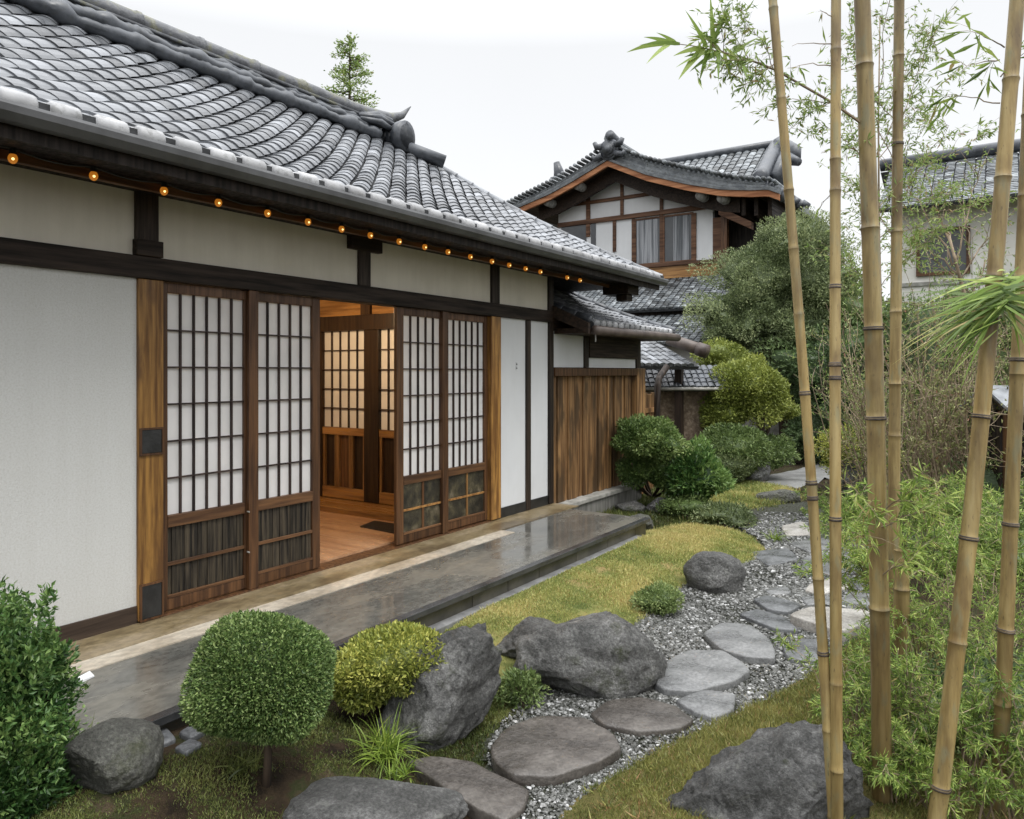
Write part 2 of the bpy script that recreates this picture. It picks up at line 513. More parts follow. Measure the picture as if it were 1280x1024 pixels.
def slab_mat(name, stops, rough=0.4):
    m, n, bs = new_mat(name)
    v = coords(n)
    f = noise_tex(n, v, 4, 8, 0.68)
    c = ramp(n, f, stops)
    g = noise_tex(n, v, 60, 4, 0.7)
    c = mixc(n, 0.5, c, ramp(n, g, [(0.3, (0.55,) * 3), (0.7, (1.4,) * 3)]), 'MULTIPLY')
    n.links.new(c, bs.inputs['Base Color'])
    n.links.new(maprange(n, f, 0.35, 0.65, rough - .12, rough + .15), bs.inputs['Roughness'])
    b1 = bump(n, bs, noise_tex(n, v, 6, 8, 0.7), 0.5, 0.02)
    bump(n, bs, g, 0.25, 0.004, b1)
    return m
M['slab_grey'] = slab_mat('slab_grey', [(0.2, (0.095, 0.097, 0.098)), (0.8, (0.215, 0.217, 0.217))], 0.36)
M['slab_brown'] = slab_mat('slab_brown', [(0.2, (0.038, 0.033, 0.029)), (0.55, (0.076, 0.067, 0.059)), (0.85, (0.13, 0.118, 0.105))], 0.28)
M['slab_dark'] = slab_mat('slab_dark', [(0.3, (0.062, 0.064, 0.068)), (0.7, (0.145, 0.15, 0.155))], 0.35)
M['slab_pale'] = slab_mat('slab_pale', [(0.3, (0.27, 0.25, 0.225)), (0.7, (0.42, 0.40, 0.37))], 0.5)
M['slab_rust'] = slab_mat('slab_rust', [(0.3, (0.10, 0.065, 0.045)), (0.7, (0.20, 0.14, 0.10))], 0.6)

m, n, bs = new_mat('pebble')
c = ramp(n, attr(n), [(0.0, (0.018, 0.019, 0.015)), (0.45, (0.060, 0.061, 0.054)), (0.72, (0.145, 0.145, 0.138)), (0.92, (0.29, 0.29, 0.285)), (1.0, (0.56, 0.56, 0.56))])
n.links.new(c, bs.inputs['Base Color'])
bs.inputs['Roughness'].default_value = 0.42
M['pebble'] = m

m, n, bs = new_mat('bamboo')
v = coords(n, (1, 1, 1))
f = noise_tex(n, coords(n, (14, 14, 1.1)), 2.0, 6, 0.6)
c = ramp(n, f, [(0.15, (0.17, 0.115, 0.042)), (0.5, (0.29, 0.215, 0.088)), (0.9, (0.40, 0.315, 0.15))])
c = mixc(n, maprange(n, noise_tex(n, coords(n, (4, 4, 1.3)), 2.4, 5), 0.5, 0.8, 0, 0.8), c, (0.125, 0.082, 0.038))
c = mixc(n, maprange(n, noise_tex(n, coords(n, (9, 9, 2.2)), 3.1, 6), 0.58, 0.8, 0, 0.55), c, (0.20, 0.205, 0.13))
c = mixc(n, maprange(n, noise_tex(n, coords(n, (60, 60, 14)), 2.0, 4), 0.72, 0.9, 0, 0.7), c, (0.07, 0.05, 0.03))
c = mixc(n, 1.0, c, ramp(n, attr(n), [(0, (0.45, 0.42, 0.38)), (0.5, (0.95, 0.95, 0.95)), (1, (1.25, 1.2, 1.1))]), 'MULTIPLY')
n.links.new(c, bs.inputs['Base Color'])
bs.inputs['Roughness'].default_value = 0.42
bump(n, bs, f, 0.12, 0.003)
M['bamboo'] = m

M['leaf_box'] = leaf_mat('leaf_box', (0.040, 0.080, 0.020), (0.14, 0.215, 0.060), (0.32, 0.40, 0.15))
M['leaf_bush'] = leaf_mat('leaf_bush', (0.020, 0.052, 0.015), (0.065, 0.14, 0.036), (0.20, 0.30, 0.09), 0.2, 0.3)
M['leaf_yellow'] = leaf_mat('leaf_yellow', (0.07, 0.095, 0.018), (0.23, 0.265, 0.050), (0.50, 0.49, 0.12))
M['leaf_olive'] = leaf_mat('leaf_olive', (0.060, 0.085, 0.036), (0.165, 0.21, 0.092), (0.34, 0.385, 0.19))
M['leaf_dark'] = leaf_mat('leaf_dark', (0.040, 0.065, 0.025), (0.085, 0.135, 0.052), (0.18, 0.25, 0.10))
M['leaf_lime'] = leaf_mat('leaf_lime', (0.095, 0.125, 0.022), (0.21, 0.25, 0.050), (0.37, 0.40, 0.10))
M['leaf_mid'] = leaf_mat('leaf_mid', (0.060, 0.095, 0.028), (0.155, 0.22, 0.070), (0.32, 0.38, 0.15))
M['leaf_bamboo'] = leaf_mat('leaf_bamboo', (0.070, 0.120, 0.028), (0.21, 0.315, 0.062), (0.48, 0.56, 0.16), 0.35, dry=(0.34, 0.27, 0.11))
M['leaf_fine'] = leaf_mat('leaf_fine', (0.080, 0.135, 0.030), (0.195, 0.29, 0.070), (0.37, 0.45, 0.16), 0.35, dry=(0.28, 0.20, 0.09))
M['leaf_dry'] = leaf_mat('leaf_dry', (0.090, 0.105, 0.033), (0.21, 0.225, 0.080), (0.36, 0.37, 0.16), 0.3, dry=(0.24, 0.11, 0.06))
M['grass'] = leaf_mat('grass', (0.12, 0.165, 0.045), (0.33, 0.365, 0.11), (0.62, 0.545, 0.23), 0.3, dry=(0.31, 0.20, 0.065))
M['moss_blade'] = leaf_mat('moss_blade', (0.045, 0.062, 0.016), (0.120, 0.150, 0.040), (0.25, 0.27, 0.085), 0.25, dry=(0.12, 0.075, 0.035))
M['tuft'] = leaf_mat('tuft', (0.08, 0.13, 0.020), (0.19, 0.28, 0.040), (0.38, 0.44, 0.09), 0.3)
M['glass_dark'] = mottled('glass_dark', [(0.3, (0.045, 0.048, 0.052)), (0.7, (0.07, 0.075, 0.08))], 1, 0.08, 0)
M['curtain'] = mottled('curtain', [(0.35, (0.13, 0.14, 0.15)), (0.65, (0.36, 0.37, 0.39))], 2.2, 0.9, 0, stretch=(9, 9, 0.25))
m, n, bs = new_mat('bulb_glass')
bs.inputs['Base Color'].default_value = (0.55, 0.20, 0.02, 1)
bs.inputs['Roughness'].default_value = 0.1
bs.inputs['Emission Color'].default_value = (1.0, 0.33, 0.03, 1)
bs.inputs['Emission Strength'].default_value = 0.26
M['bulb_glass'] = m
m, n, bs = new_mat('filament')
bs.inputs['Emission Color'].default_value = (1.0, 0.72, 0.25, 1)
bs.inputs['Emission Strength'].default_value = 1.8
M['filament'] = m
m, n, bs = new_mat('lamp_paper')
bs.inputs['Base Color'].default_value = (0.9, 0.8, 0.6, 1)
bs.inputs['Emission Color'].default_value = (1.0, 0.62, 0.26, 1)
bs.inputs['Emission Strength'].default_value = 3.0
M['lamp_paper'] = m
M['black_metal'] = mottled('black_metal', [(0.3, (0.012, 0.012, 0.013)), (0.7, (0.03, 0.03, 0.032))], 8, 0.45, 0.1, 40)
M['shed_roof'] = mottled('shed_roof', [(0.3, (0.14, 0.15, 0.165)), (0.7, (0.24, 0.255, 0.275))], 5, 0.35, 0.15, 40)
M['shed_wood'] = wood('shed_wood', (0.008, 0.006, 0.005), (0.03, 0.02, 0.015), 'z', 0.8, 0.6)
M['red_brown'] = mottled('red_brown', [(0.3, (0.20, 0.07, 0.035)), (0.7, (0.36, 0.15, 0.08))], 12, 0.7, 0.4, 50)
M['white_paper'] = mottled('white_paper', [(0.3, (0.68, 0.69, 0.70)), (0.7, (0.76, 0.77, 0.78))], 10, 0.6, 0.1, 40)
M['dry_leaf'] = leaf_mat('dry_leaf', (0.12, 0.055, 0.02), (0.24, 0.12, 0.04), (0.36, 0.22, 0.08), 0.2)
M['kerb'] = mottled('kerb', [(0.25, (0.10, 0.10, 0.098)), (0.75, (0.20, 0.20, 0.196))], 7, 0.6, 0.3, 50, 0.006)
M['grass_rough'] = leaf_mat('grass_rough', (0.060, 0.085, 0.022), (0.150, 0.165, 0.042), (0.32, 0.31, 0.10), 0.3, dry=(0.30, 0.17, 0.08))
M['turf_rough'] = mottled('turf_rough', [(0.15, (0.055, 0.042, 0.022)), (0.5, (0.11, 0.10, 0.035)), (0.85, (0.17, 0.12, 0.06))], 3, 0.95, 0.6, 90, 0.02, world=True, spec=0.1)
M['base_wood'] = wood('base_wood', (0.028, 0.018, 0.012), (0.062, 0.042, 0.030), 'y', 0.7, 0.6)
M['cream_wall'] = mottled('cream_wall', [(0.2, (0.70, 0.68, 0.63)), (0.8, (0.80, 0.785, 0.745))], 2.5, 0.9, 0.1, 60, 0.004, spec=0.2)
streaks(M['plaster'], 0.08)
streaks(M['plaster_upper'], 0.14)
streaks(M['white_panel'], 0.06)

# ================================================================== MAIN HOUSE
XW = -4.4                     # outer face of the plaster
def timber(name, parent, mat, x0, x1, y0, y1, z0, z1, bevel=0.004):
    return MB().box(x0, x1, y0, y1, z0, z1).build(name, mat, parent, bevel=bevel)

def tiles(mb, O, Ud, Vd, Nd, u_rng, nv, pitch, course, arch=0.035, lip=0.014, clip=None, tl=0.0, sag=None, top=True):
    """barrel tiles laid in columns along Vd, clip(point) -> point pulls what passes an edge of the roof back to that edge"""
    O, Ud, Vd, Nd = (np.asarray(a, float) for a in (O, Ud, Vd, Nd))
    ws = np.linspace(-0.435, 0.435, 7)
    hs = np.cos(ws * math.pi * 1.02) ** .8 * arch
    for i in range(u_rng[0], u_rng[1]):
        cj = random.uniform(-0.10, 0.10)
        for j in range(nv):
            v0 = j * course - 0.02 + random.uniform(-.012, .012)
            v1 = (j + 1) * course + 0.012
            du = random.uniform(-.006, .006)
            l = lip * random.uniform(0.75, 1.4)
            rows = []
            for vv, nn, base in ((v0, l, 0), (v1, 0.0, 0), (v0, -0.012, 1)):
                for w, h in zip(ws, hs):
                    p = O + Ud * ((i + .5 + w) * pitch + du) + Vd * vv + Nd * ((h if not base else h - 0.02) + nn)
                    if sag: p = sag(p)
                    rows.append(p)
            P = np.array(rows)
            if clip is not None:
                if clip(P.mean(0), True):
                    continue
                P = np.array([clip(p) for p in P])
            f = [(k, k + 1, 8 + k, 7 + k) for k in range(6)] + [(14 + k, 15 + k, k + 1, k) for k in range(6)]
            mb.add(P, f, min(1, max(0, random.gauss(0.5 + cj, 0.27))))

house = thing('wooden_house', (XW, 2.5, 0), 'long white plastered house with dark timber posts, paper sliding doors and grey tiled roof', 'house')
Ya, Yb = yw(170.5), yw(202)     # first post
Yc = yw(401.5)                # opening
Yd = yw(497)
Ye, Yf = yw(611.5), yw(623.5) # second post
Yend = yw(690)
ZL0, ZL1, ZT = 2.09, 2.225, 2.63
# plaster
def panel(y0, y1, z0, z1, mat, name='plaster_panel', xf=XW, th=0.1):
    return MB().box(xf - th, xf, y0, y1, z0, z1).build(name, mat, house)
panel(-3, Ya + .02, 0.10, 2.2, M['plaster'], 'plaster_wall')
MB().box(XW - .08, XW + .012, -3, Ya, -0.01, 0.10).build('baseboard', M['base_wood'], house, bevel=.003)
for a_, b_ in ((-3, yw(168)), (yw(196), yw(447)), (yw(461.5), yw(613)), (yw(623), yw(686))):
    panel(a_ - .02, b_ + .02, ZL1 - .02, ZT + .05, M['plaster_upper'], xf=XW - .004)
panel(Yf - .01, yw(658), 0.09, ZL0 + .01, M['white_panel'])
panel(yw(661), Yend - .01, 0.09, ZL0 + .01, M['white_panel'])
MB().box(XW - .1, XW + .012, Yf + .002, yw(657), -.01, .10).build('baseboard', M['black_plate'], house, bevel=.003)
MB().box(XW - .1, XW + .012, yw(662.5), yw(684), -.01, .10).build('baseboard', M['black_plate'], house, bevel=.003)
# timbers
timber('lintel_beam', house, M['dark_wood'], XW - .12, XW + .035, -3, Yend + .06, ZL0, ZL1)
timber('top_plate', house, M['dark_wood'], XW - .12, XW + .03, -3, Yend + .06, ZT, ZT + .14)
timber('post', house, M['post_wood'], XW - .12, XW + .022, Ya, Yb, 0.005, ZL0 - .002)
timber('post', house, M['post_wood'], XW - .12, XW + .03, Ye, Yf, 0.005, ZL0 - .002)
timber('post', house, M['dark_wood_post'], XW - .11, XW + .02, yw(656.5), yw(662), 0.0, ZL0 - .002)
timber('post', house, M['dark_wood_post'], XW - .11, XW + .025, yw(684.5), yw(690), 0.0, ZT - .002)
for a_, b_, z0, z1 in ((168, 196.5, ZL1 + .002, ZT - .002), (447, 461.5, ZL1 + .002, ZT - .06), (613, 623, ZL1 + .002, ZT - .002)):
    timber('stud', house, M['dark_wood_post'], XW - .1, XW + .02, yw(a_), yw(b_), z0, z1)
timber('bracket', house, M['dark_wood'], XW - .1, XW + .05, yw(434), yw(473), ZT - .12, ZT - .001)
timber('bracket', house, M['dark_wood'], XW - .1, XW + .05, yw(168) - .01, yw(197) + .01, ZL1 + .001, ZL1 + .10)
# black iron plates on the first post
yp0, yp1 = yw(174), yw(199)
for zc in ((1.52 - 100 / F * 4.63, 1.52 - 71 / F * 4.63), (0.012, 0.215)):
    pl = MB().box(XW + .022, XW + .030, yp0, yp1, zc[0], zc[1]).build('iron_plate', M['black_plate'], house, bevel=.003)
    fr = MB()
    e = .012
    fr.box(XW + .0225, XW + .034, yp0 - e, yp0, zc[0] - e, zc[1] + e).box(XW + .0225, XW + .034, yp1, yp1 + e, zc[0] - e, zc[1] + e)
    fr.box(XW + .0225, XW + .034, yp0, yp1, zc[1], zc[1] + e).box(XW + .0225, XW + .034, yp0, yp1, zc[0] - e, zc[0])
    fr.build('plate_rim', M['frame_wood'], pl)
# small inscription plate on the white panel
pl = MB()
yq, zq = yw(645.3), 1.52 + 7 / F * 7.8
pl.box(XW + .0005, XW + .006, yq - .012, yq + .012, zq - .035, zq + .045)
ins = pl.build('name_plate', M['white_paper'], house)
gl = MB()
for dz in (.024, -.016):      # two brush-written characters
    for (u0, u1, w0, w1) in ((-.009, .009, .010, .013), (-.001, .003, -.012, .016), (-.010, .010, -.002, .001), (-.008, -.005, -.012, .004), (.005, .009, -.013, .0)):
        gl.box(XW + .0062, XW + .0078, yq + u0, yq + u1, zq + dz + w0, zq + dz + w1)
gl.build('lettering', M['black_plate'], ins)

# sliding doors
def sliding_door(y0, y1, xf, ncol, nrow, kind, stile=(.055, .05), z_p0=.60, z_p1=2.03):
    zt = ZL0 - .004
    th = .035
    fr = MB()
    fr.box(xf - th, xf, y0, y0 + stile[0], 0.012, zt)
    fr.box(xf - th, xf, y1 - stile[1], y1, 0.012, zt)
    ya, yb = y0 + stile[0], y1 - stile[1]
    fr.box(xf - th + .003, xf - .003, ya, yb, z_p1, zt - .001)
    d = fr.build('shoji_door', M['frame_wood'], house, bevel=.004)
    MB().box(xf - th + .002, xf + .004, ya, yb, z_p0 - .075, z_p0).build('rail', M['rail_wood'], d, bevel=.004)
    MB().box(xf - th + .002, xf - .002, ya, yb, 0.012, .085).build('rail', M['frame_wood'], d, bevel=.004)
    MB().box(xf - th + .002, xf + .002, ya, yb, .0855, .105).build('rail', M['rail_wood'], d, bevel=.003)
    zk0, zk1 = .105, z_p0 - .076
    MB().box(xf - th + .004, xf - th + .008, ya, yb, z_p0 + .001, z_p1 - .001).build('paper_screen', M['paper'], d)
    lt = MB()
    bw = .0050
    for k in range(1, ncol):
        yy = ya + (yb - ya) * k / ncol
        lt.box(xf - th + .009, xf - .006, yy - bw, yy + bw, z_p0 + .001, z_p1 - .001)
    for k in range(1, nrow):
        zz = z_p0 + (z_p1 - z_p0) * k / nrow
        lt.box(xf - th + .0095, xf - .008, ya, yb, zz - bw, zz + bw)
    lt.build('lattice', M['lattice_wood'], d)
    zm = zk0 + (zk1 - zk0) * .46
    kp = MB()
    if kind == 'bark':
        y = ya
        while y < yb - .005:
            w = min(random.uniform(.025, .06), yb - y)
            kp.box(xf - th + .004, xf - .016 + random.uniform(-.003, .004), y, y + w - .003, zk0, zk1)
            y += w
        kp.build('kick_panel', M['bark_board'], d)
        MB().box(xf - .014, xf - .001, ya, yb, zm - .012, zm + .012).build('rail', M['rail_wood'], d, bevel=.003)
    else:
        kp.box(xf - th + .004, xf - .016, ya, yb, zk0, zk1)
        kp.build('kick_panel', M['moss_board'], d)
        MB().box(xf - .0155, xf - .004, ya, yb, zm - .010, zm + .010).build('rail', M['warm_wood_x'], d, bevel=.002)
        ym = ya + (yb - ya) * .52
        MB().box(xf - .0156, xf - .008, ym - .013, ym + .013, zk0, zk1).build('muntin', M['frame_wood'] if kind == 'moss' else M['warm_wood'], d)
    return d
y207, y318, y311 = yw(203), yw(320), yw(308)
sliding_door(Yb + .004, yw(309), XW - .012, 6, 6, 'bark', (.045, .012), .61, 2.02)
sliding_door(yw(321), Yc, XW - .012, 5, 6, 'bark', (.012, .075), .61, 2.02)
timber('mullion_post', house, M['frame_wood'], XW - .07, XW + .022, yw(309) + .001, yw(321) - .001, 0.004, ZL0 - .001)
d3 = sliding_door(Yd, yw(554.5), XW - .01, 5, 6, 'moss', (.09, .02), .60, 2.02)
sliding_door(yw(559), Ye - .003, XW - .018, 6, 6, 'mossy', (.04, .05), .60, 2.02)
timber('mullion_post', house, M['frame_wood'], XW - .07, XW + .012, yw(552.5), yw(559.5), 0.004, ZL0 - .001)
# little brass catches on the mullion
for zc in (.55, .27):
    MB().tube([(XW + .012, yw(309) - .006, zc), (XW + .03, yw(309) - .006, zc)], .006, 8).build('brass_catch', M['coping'], house)
# sill the doors run on
timber('door_sill', house, M['frame_wood'], XW - .13, XW + .03, Yb, Ye, -.025, .003)

# interior: floor, partition, ceiling
XB = -7.6
PY = 5.95
MB().box(XB, XW - .13, 2.0, PY + .1, -.06, .018).build('interior_floor', M['floor_wood'], house)
MB().box(XB, XW - .5, PY - .42, PY, .0185, .075).build('floor_step', M['warm_wood_x'], house, bevel=.006)
MB().box(XB - .1, XB, 2.0, PY + .3, -.05, 2.6).build('interior_wall', M['plaster_upper'], house)
MB().box(XB, XW - .13, 1.9, 2.0, -.05, 2.6).build('interior_wall', M['plaster_upper'], house)
MB().box(XB, XW - .1, PY + .16, PY + .26, -.05, 2.6).build('interior_wall', M['warm_wood'], house)
MB().box(XB, XW - .13, 2.0, PY + .16, 2.50, 2.54).build('ceiling', M['warm_wood_x'], house)
pt = MB()                      # partition frame
xs = [XB, XB + .12, -6.50, -6.42, -5.72, -5.50, -4.98, -4.90, XW - .14]
stiles = [(XB, XB + .1), (-6.72, -6.63), (-5.95, -5.73), (-4.78, -4.54)]
for a_, b_ in stiles:
    pt.box(a_, b_, PY, PY + .09, .076, 2.16)
part = pt.build('partition', M['interior_dark'], house, bevel=.005)
MB().box(XB, XW - .14, PY - .02, PY + .1, 1.985, 2.155).build('head_beam', M['interior_dark'], part, bevel=.004)
MB().box(XB, XW - .14, PY + .04, PY + .10, 2.156, 2.36).build('transom_board', M['warm_wood_x'], part)
for x_ in (-6.0, -6.95):
    MB().box(x_, x_ + .14, PY + .0, PY + .11, 2.157, 2.36).build('stud', M['interior_dark'], part)
bays = [(XB + .1, -6.72), (-6.63, -5.95), (-5.73, -4.78)]
for bi, (a_, b_) in enumerate(bays):
    MB().box(a_, b_, PY + .012, PY + .08, .80, .885).build('rail', M['warm_wood_x'], part, bevel=.004)
    MB().box(a_, b_, PY + .012, PY + .08, .076, .20).build('rail', M['warm_wood_x'], part, bevel=.004)
    MB().box(a_, b_, PY + .05, PY + .055, .886, 1.985).build('paper_screen', M['paper'], part)
    lt = MB()
    ncol = 5 if bi < 2 else 8
    for k in range(1, ncol):
        xx = a_ + (b_ - a_) * k / ncol
        lt.box(xx - .006, xx + .006, PY + .025, PY + .049, .886, 1.984)
    for k in range(1, 5):
        zz = .885 + 1.1 * k / 5
        lt.box(a_, b_, PY + .027, PY + .0485, zz - .006, zz + .006)
    lt.build('lattice', M['lattice_wood'], part)
    for k in range(3):
        n_ = 3
        x0_ = a_ + (b_ - a_) * k / n_
        x1_ = a_ + (b_ - a_) * (k + 1) / n_
        MB().box(x0_ + .035, x1_ - .035, PY + .05, PY + .06, .201, .799).build('door_panel', M['interior_dark'] if k != 1 else M['frame_wood'], part)
        MB().box(x0_, x0_ + .034, PY + .02, PY + .07, .201, .799).build('stile', M['warm_wood'], part, bevel=.003)
        MB().box(x1_ - .034, x1_, PY + .02, PY + .07, .201, .799).build('stile', M['warm_wood'], part, bevel=.003)
# dark mat on the floor
mat_o = MB()
p_ = [ground(450, 659, .019), ground(497, 668, .019), ground(500, 657, .019), ground(468, 652, .019)]
mat_o.add([tuple(q) for q in p_] + [(q[0], q[1], .03) for q in p_], [(0, 1, 2, 3), (7, 6, 5, 4), (0, 4, 5, 1), (1, 5, 6, 2), (2, 6, 7, 3), (3, 7, 4, 0)])
mo = mat_o.build('floor_mat', M['black_plate'], loc=p_[0])
tag(mo, 'dark flat mat on the wooden floor inside the open doorway', 'mat')
# ceiling lamp inside, out of sight above the lintel
lamp = thing('ceiling_lamp', (-5.75, 4.75, 2.34), 'warm paper ceiling lamp lighting the room behind the open doors', 'lamp')
q = MB()
q.tube([(-5.75, 4.75, 2.40), (-5.75, 4.75, 2.39), (-5.75, 4.75, 2.28), (-5.75, 4.75, 2.27)], [.10, .15, .15, .10], 16)
q.build('lamp_shade', M['lamp_paper'], lamp, smooth=False)
q = MB()
q.tube([(-5.75, 4.75, 2.50), (-5.75, 4.75, 2.40)], .02, 8)
q.build('lamp_stem', M['black_metal'], lamp)
ld = bpy.data.lights.new('lamp_light', 'POINT')
ld.energy = 62
ld.color = (1.0, 0.70, 0.40)
ld.shadow_soft_size = 0.12
lo = bpy.data.objects.new('lamp_light', ld)
COL.objects.link(lo)
lo.parent = lamp
lo.location = (0, 0, -.16)

# ---- roof of the main house
AE, ZE = 3.68, 2.70           # eave: distance, height
AR, ZR = 6.48, 4.41           # ridge
YE, YRE = 8.95, 7.25
YO = 6.80                     # the ridge stops short of the roof's corner          # ends of the eave and of the ridge
RUN, RISE = AR - AE, ZR - ZE
SL = math.hypot(RUN, RISE)
SK = 1.12                     # the tile columns run up slantwise
Nn = np.array((RISE, 0, RUN)) / SL
Vd = np.array((-RUN, SK * RUN, RISE)) / SL
def sag_main(p):              # slight hollow of the slope
    f = (-p[0] - AE) / RUN
    return p - np.array((0, 0, .10 * math.sin(math.pi * min(1, max(0, f)))))
def clip_main(p, test=False):
    f = (-p[0] - AE) / RUN
    ym = YE + (YRE - YE) * f
    if test:
        return p[1] > ym + .10 or f > 1.01
    q = np.array(p)
    q[1] = min(q[1], ym)
    if f > 1.0:
        q = q - Vd * ((f - 1.0) * SL)
    return q
roof_base = MB()
n_ = 10
vv = []
for k in range(n_ + 1):
    f = k / n_
    x, z = -(AE + RUN * f), ZE + RISE * f - .03
    z -= .10 * math.sin(math.pi * f)
    ym = YE + (YRE - YE) * f
    vv += [(x, -5, z), (x, ym, z)]
roof_base.add(vv, [(2 * k, 2 * k + 1, 2 * k + 3, 2 * k + 2) for k in range(n_)])
# hipped end and rear slope
b0 = len(vv)
roof_base.add([(-AE, YE, ZE - .03), (-(2 * AR - AE), YE, ZE - .03), (-AR, YRE, ZR - .03), (-AR, -5, ZR - .03), (-(2 * AR - AE), -5, ZE - .03)],
              [(0, 1, 2), (1, 4, 3, 2)])
roof = roof_base.build('roof', M['tile_under'], house)
tm = MB()
PITCH, COURSE = 0.205, 0.18
u0 = int((-5 - SK * RUN) / PITCH)
tiles(tm, (-AE, 0, ZE), (0, 1, 0), Vd, Nn, (u0, int(YE / PITCH) + 1), int(SL / COURSE) + 1, PITCH, COURSE, .036, .011, clip_main, sag=sag_main)
tm.build('roof_tiles', M['tile'], roof, smooth=False)
# eave tiles: pale rounded lips with dark pockets between
em, dm = MB(), MB()
for i in range(-15, int(YE / PITCH)):
    y0 = i * PITCH + .01
    L = .138 + random.uniform(-.01, .012)
    zc = ZE + .012 + random.uniform(-.004, .004)
    tt = min(1, max(0, random.gauss(.5, .2)))
    ang = np.linspace(-.5 * math.pi, .62 * math.pi, 8)
    sec = [(-AE + .018 + .060 * math.cos(a), zc + .056 * math.sin(a)) for a in ang] + [(-AE - .12, zc + .082)]
    prof = []
    for f, s in ((0, .80), (.10, .97), (.9, 1), (1, .92)):
        prof += [(-AE + .01 + (x + AE - .01) * s, y0 + L * f, zc + (z - zc) * s) for x, z in sec]
    m_ = len(sec)
    em.add(prof, [(r * m_ + k, r * m_ + k + 1, (r + 1) * m_ + k + 1, (r + 1) * m_ + k)[::-1] for r in range(3) for k in range(m_ - 1)] + [tuple(range(m_)), tuple(range(4 * m_ - 1, 3 * m_ - 1, -1))], tt)
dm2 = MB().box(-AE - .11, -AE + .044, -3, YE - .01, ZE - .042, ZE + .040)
em.build('eave_tiles', M['tile_end'], roof, smooth=True)
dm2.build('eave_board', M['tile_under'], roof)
# ridge: rough rolled courses, flat band, round cap with joints
rm = MB()
def lumpy_tube(mb, pts, r, n=10, amp=.25, seed=0, step=.035):
    pts = np.asarray(pts, float)
    seg = np.linalg.norm(np.diff(pts, axis=0), axis=1)
    s = np.concatenate([[0], np.cumsum(seg)])
    k = np.arange(0, s[-1], step)
    P = np.stack([np.interp(k, s, pts[:, c]) for c in range(3)], 1)
    R = np.array([r * (1 + amp * mnoise.noise(Vector((x * 3.1, seed, 0))) + amp * .9 * mnoise.noise(Vector((x * 8, seed, 4))) + amp * .5 * mnoise.noise(Vector((x * 21, seed, 7)))) for x in k])
    off = np.array([[mnoise.noise(Vector((x * 2.5, seed, 9))) * r * amp, 0, mnoise.noise(Vector((x * 2.5, seed, 19))) * r * amp] for x in k])
    mb.tube(P + off, R, n, tint=.5)
for k, (dx, dz, r, am) in enumerate(((.17, -.02, .068, .5), (.15, .055, .058, .55), (.09, .10, .06, .4), (-.2, -.02, .08, .3), (-.12, .06, .07, .3))):
    lumpy_tube(rm, [(-AR + dx, -5, ZR + dz), (-AR + dx, YO - .22, ZR + dz)], r, 9, am, k * 3.3)
rm.box(-AR - .09, -AR + .12, -5, YO - .30, ZR - .12, ZR + .135)
rm.build('ridge_courses', M['tile_dark'], roof, smooth=True)
cm = MB()
cm.box(-AR - .15, -AR + .15, -5, YO - .02, ZR + .135, ZR + .165)
y = -5.0
while y < YO - .25:
    L = .62
    ye = min(y + L, YO - .12)
    cm.tube([(-AR, y, ZR + .235), (-AR, y + .02, ZR + .235), (-AR, ye - .05, ZR + .233), (-AR, ye - .045, ZR + .233), (-AR, ye, ZR + .233)], [.088, .090, .090, .102, .102], 12)
    y += L
cm.tube([(-AR, YO - .6, ZR + .232), (-AR, YO - .3, ZR + .235), (-AR, YO - .05, ZR + .265), (-AR, YO + .16, ZR + .315), (-AR + .02, YO + .34, ZR + .40), (-AR + .03, YO + .50, ZR + .56)], [.09, .10, .09, .07, .045, .005], 12)
cm.build('ridge_cap', M['ridge_moss'], roof, smooth=True)
# end ornament: a round drum ringed like a coil, brown inside, with folds behind it
def norm_(a):
    return a / np.linalg.norm(a)
fm = MB()
fx, fz = -AR + .22, ZR + .03
dirv = norm_(np.array((.96, .12, -.05)))
for k, (o, r) in enumerate(((-.36, .10), (-.29, .125), (-.22, .145), (-.14, .162), (-.06, .175))):
    p = np.array((fx, YO + .10, fz)) + dirv * o
    fm.tube([p, p + dirv * .01, p + dirv * .06, p + dirv * .085], [r * .9, r, r, r * .9], 18, tint=.3 + .1 * k)
p = np.array((fx, YO + .10, fz))
fm.tube([p, p + dirv * .09, p + dirv * .09, p + dirv * .03], [.185, .185, .145, .135], 20, caps=False)
orn = fm.build('end_ornament', M['tile_dark'], roof, smooth=True)
MB().tube([p + dirv * .028, p + dirv * .034], .137, 20).build('drum_face', M['drum_brown'], orn)
# folded scrolls running from the ridge to the drum
sm = MB()
for k in range(5):
    a = math.radians(20 + k * 32)
    q0 = np.array((-AR + .10 + .08 * math.cos(a), YO - .55, ZR + .05 + .09 * math.sin(a)))
    q1 = np.array((fx - .04, YO - .03 + .04 * math.cos(a), fz + .17 * math.sin(a)))
    sm.tube([q0, (q0 + q1) / 2 + np.array((.05, 0, .02)), q1], [.03, .045, .03], 8)
sm.build('scroll', M['tile_dark'], orn, smooth=True)
# short round tile below the ornament and the hip tiles
hm = MB()
hp0, hp1 = np.array((-AR + .15, YO + .12, ZR - .05)), np.array((-AR + .55, YO + .55, ZR - .23))
hm.tube([hp0, hp1], [.085, .085], 12)
hm.build('hip_end_tile', M['tile_dark'], roof, smooth=True)
hm = MB()
for k in range(16):
    f0, f1 = 1 - (k + 1) / 16, 1 - k / 16
    def hp(f):
        return np.array((-(AE + RUN * f), YE + (YRE - YE) * f, ZE + RISE * f - .10 * math.sin(math.pi * f) + .015))
    a, b = hp(f1), hp(max(f0 - .008, 0))
    hm.tube([a, a + (b - a) * .92, b], [.050, .056, .060], 8, tint=random.random())
hm.build('hip_tiles', M['tile'], roof, smooth=True)
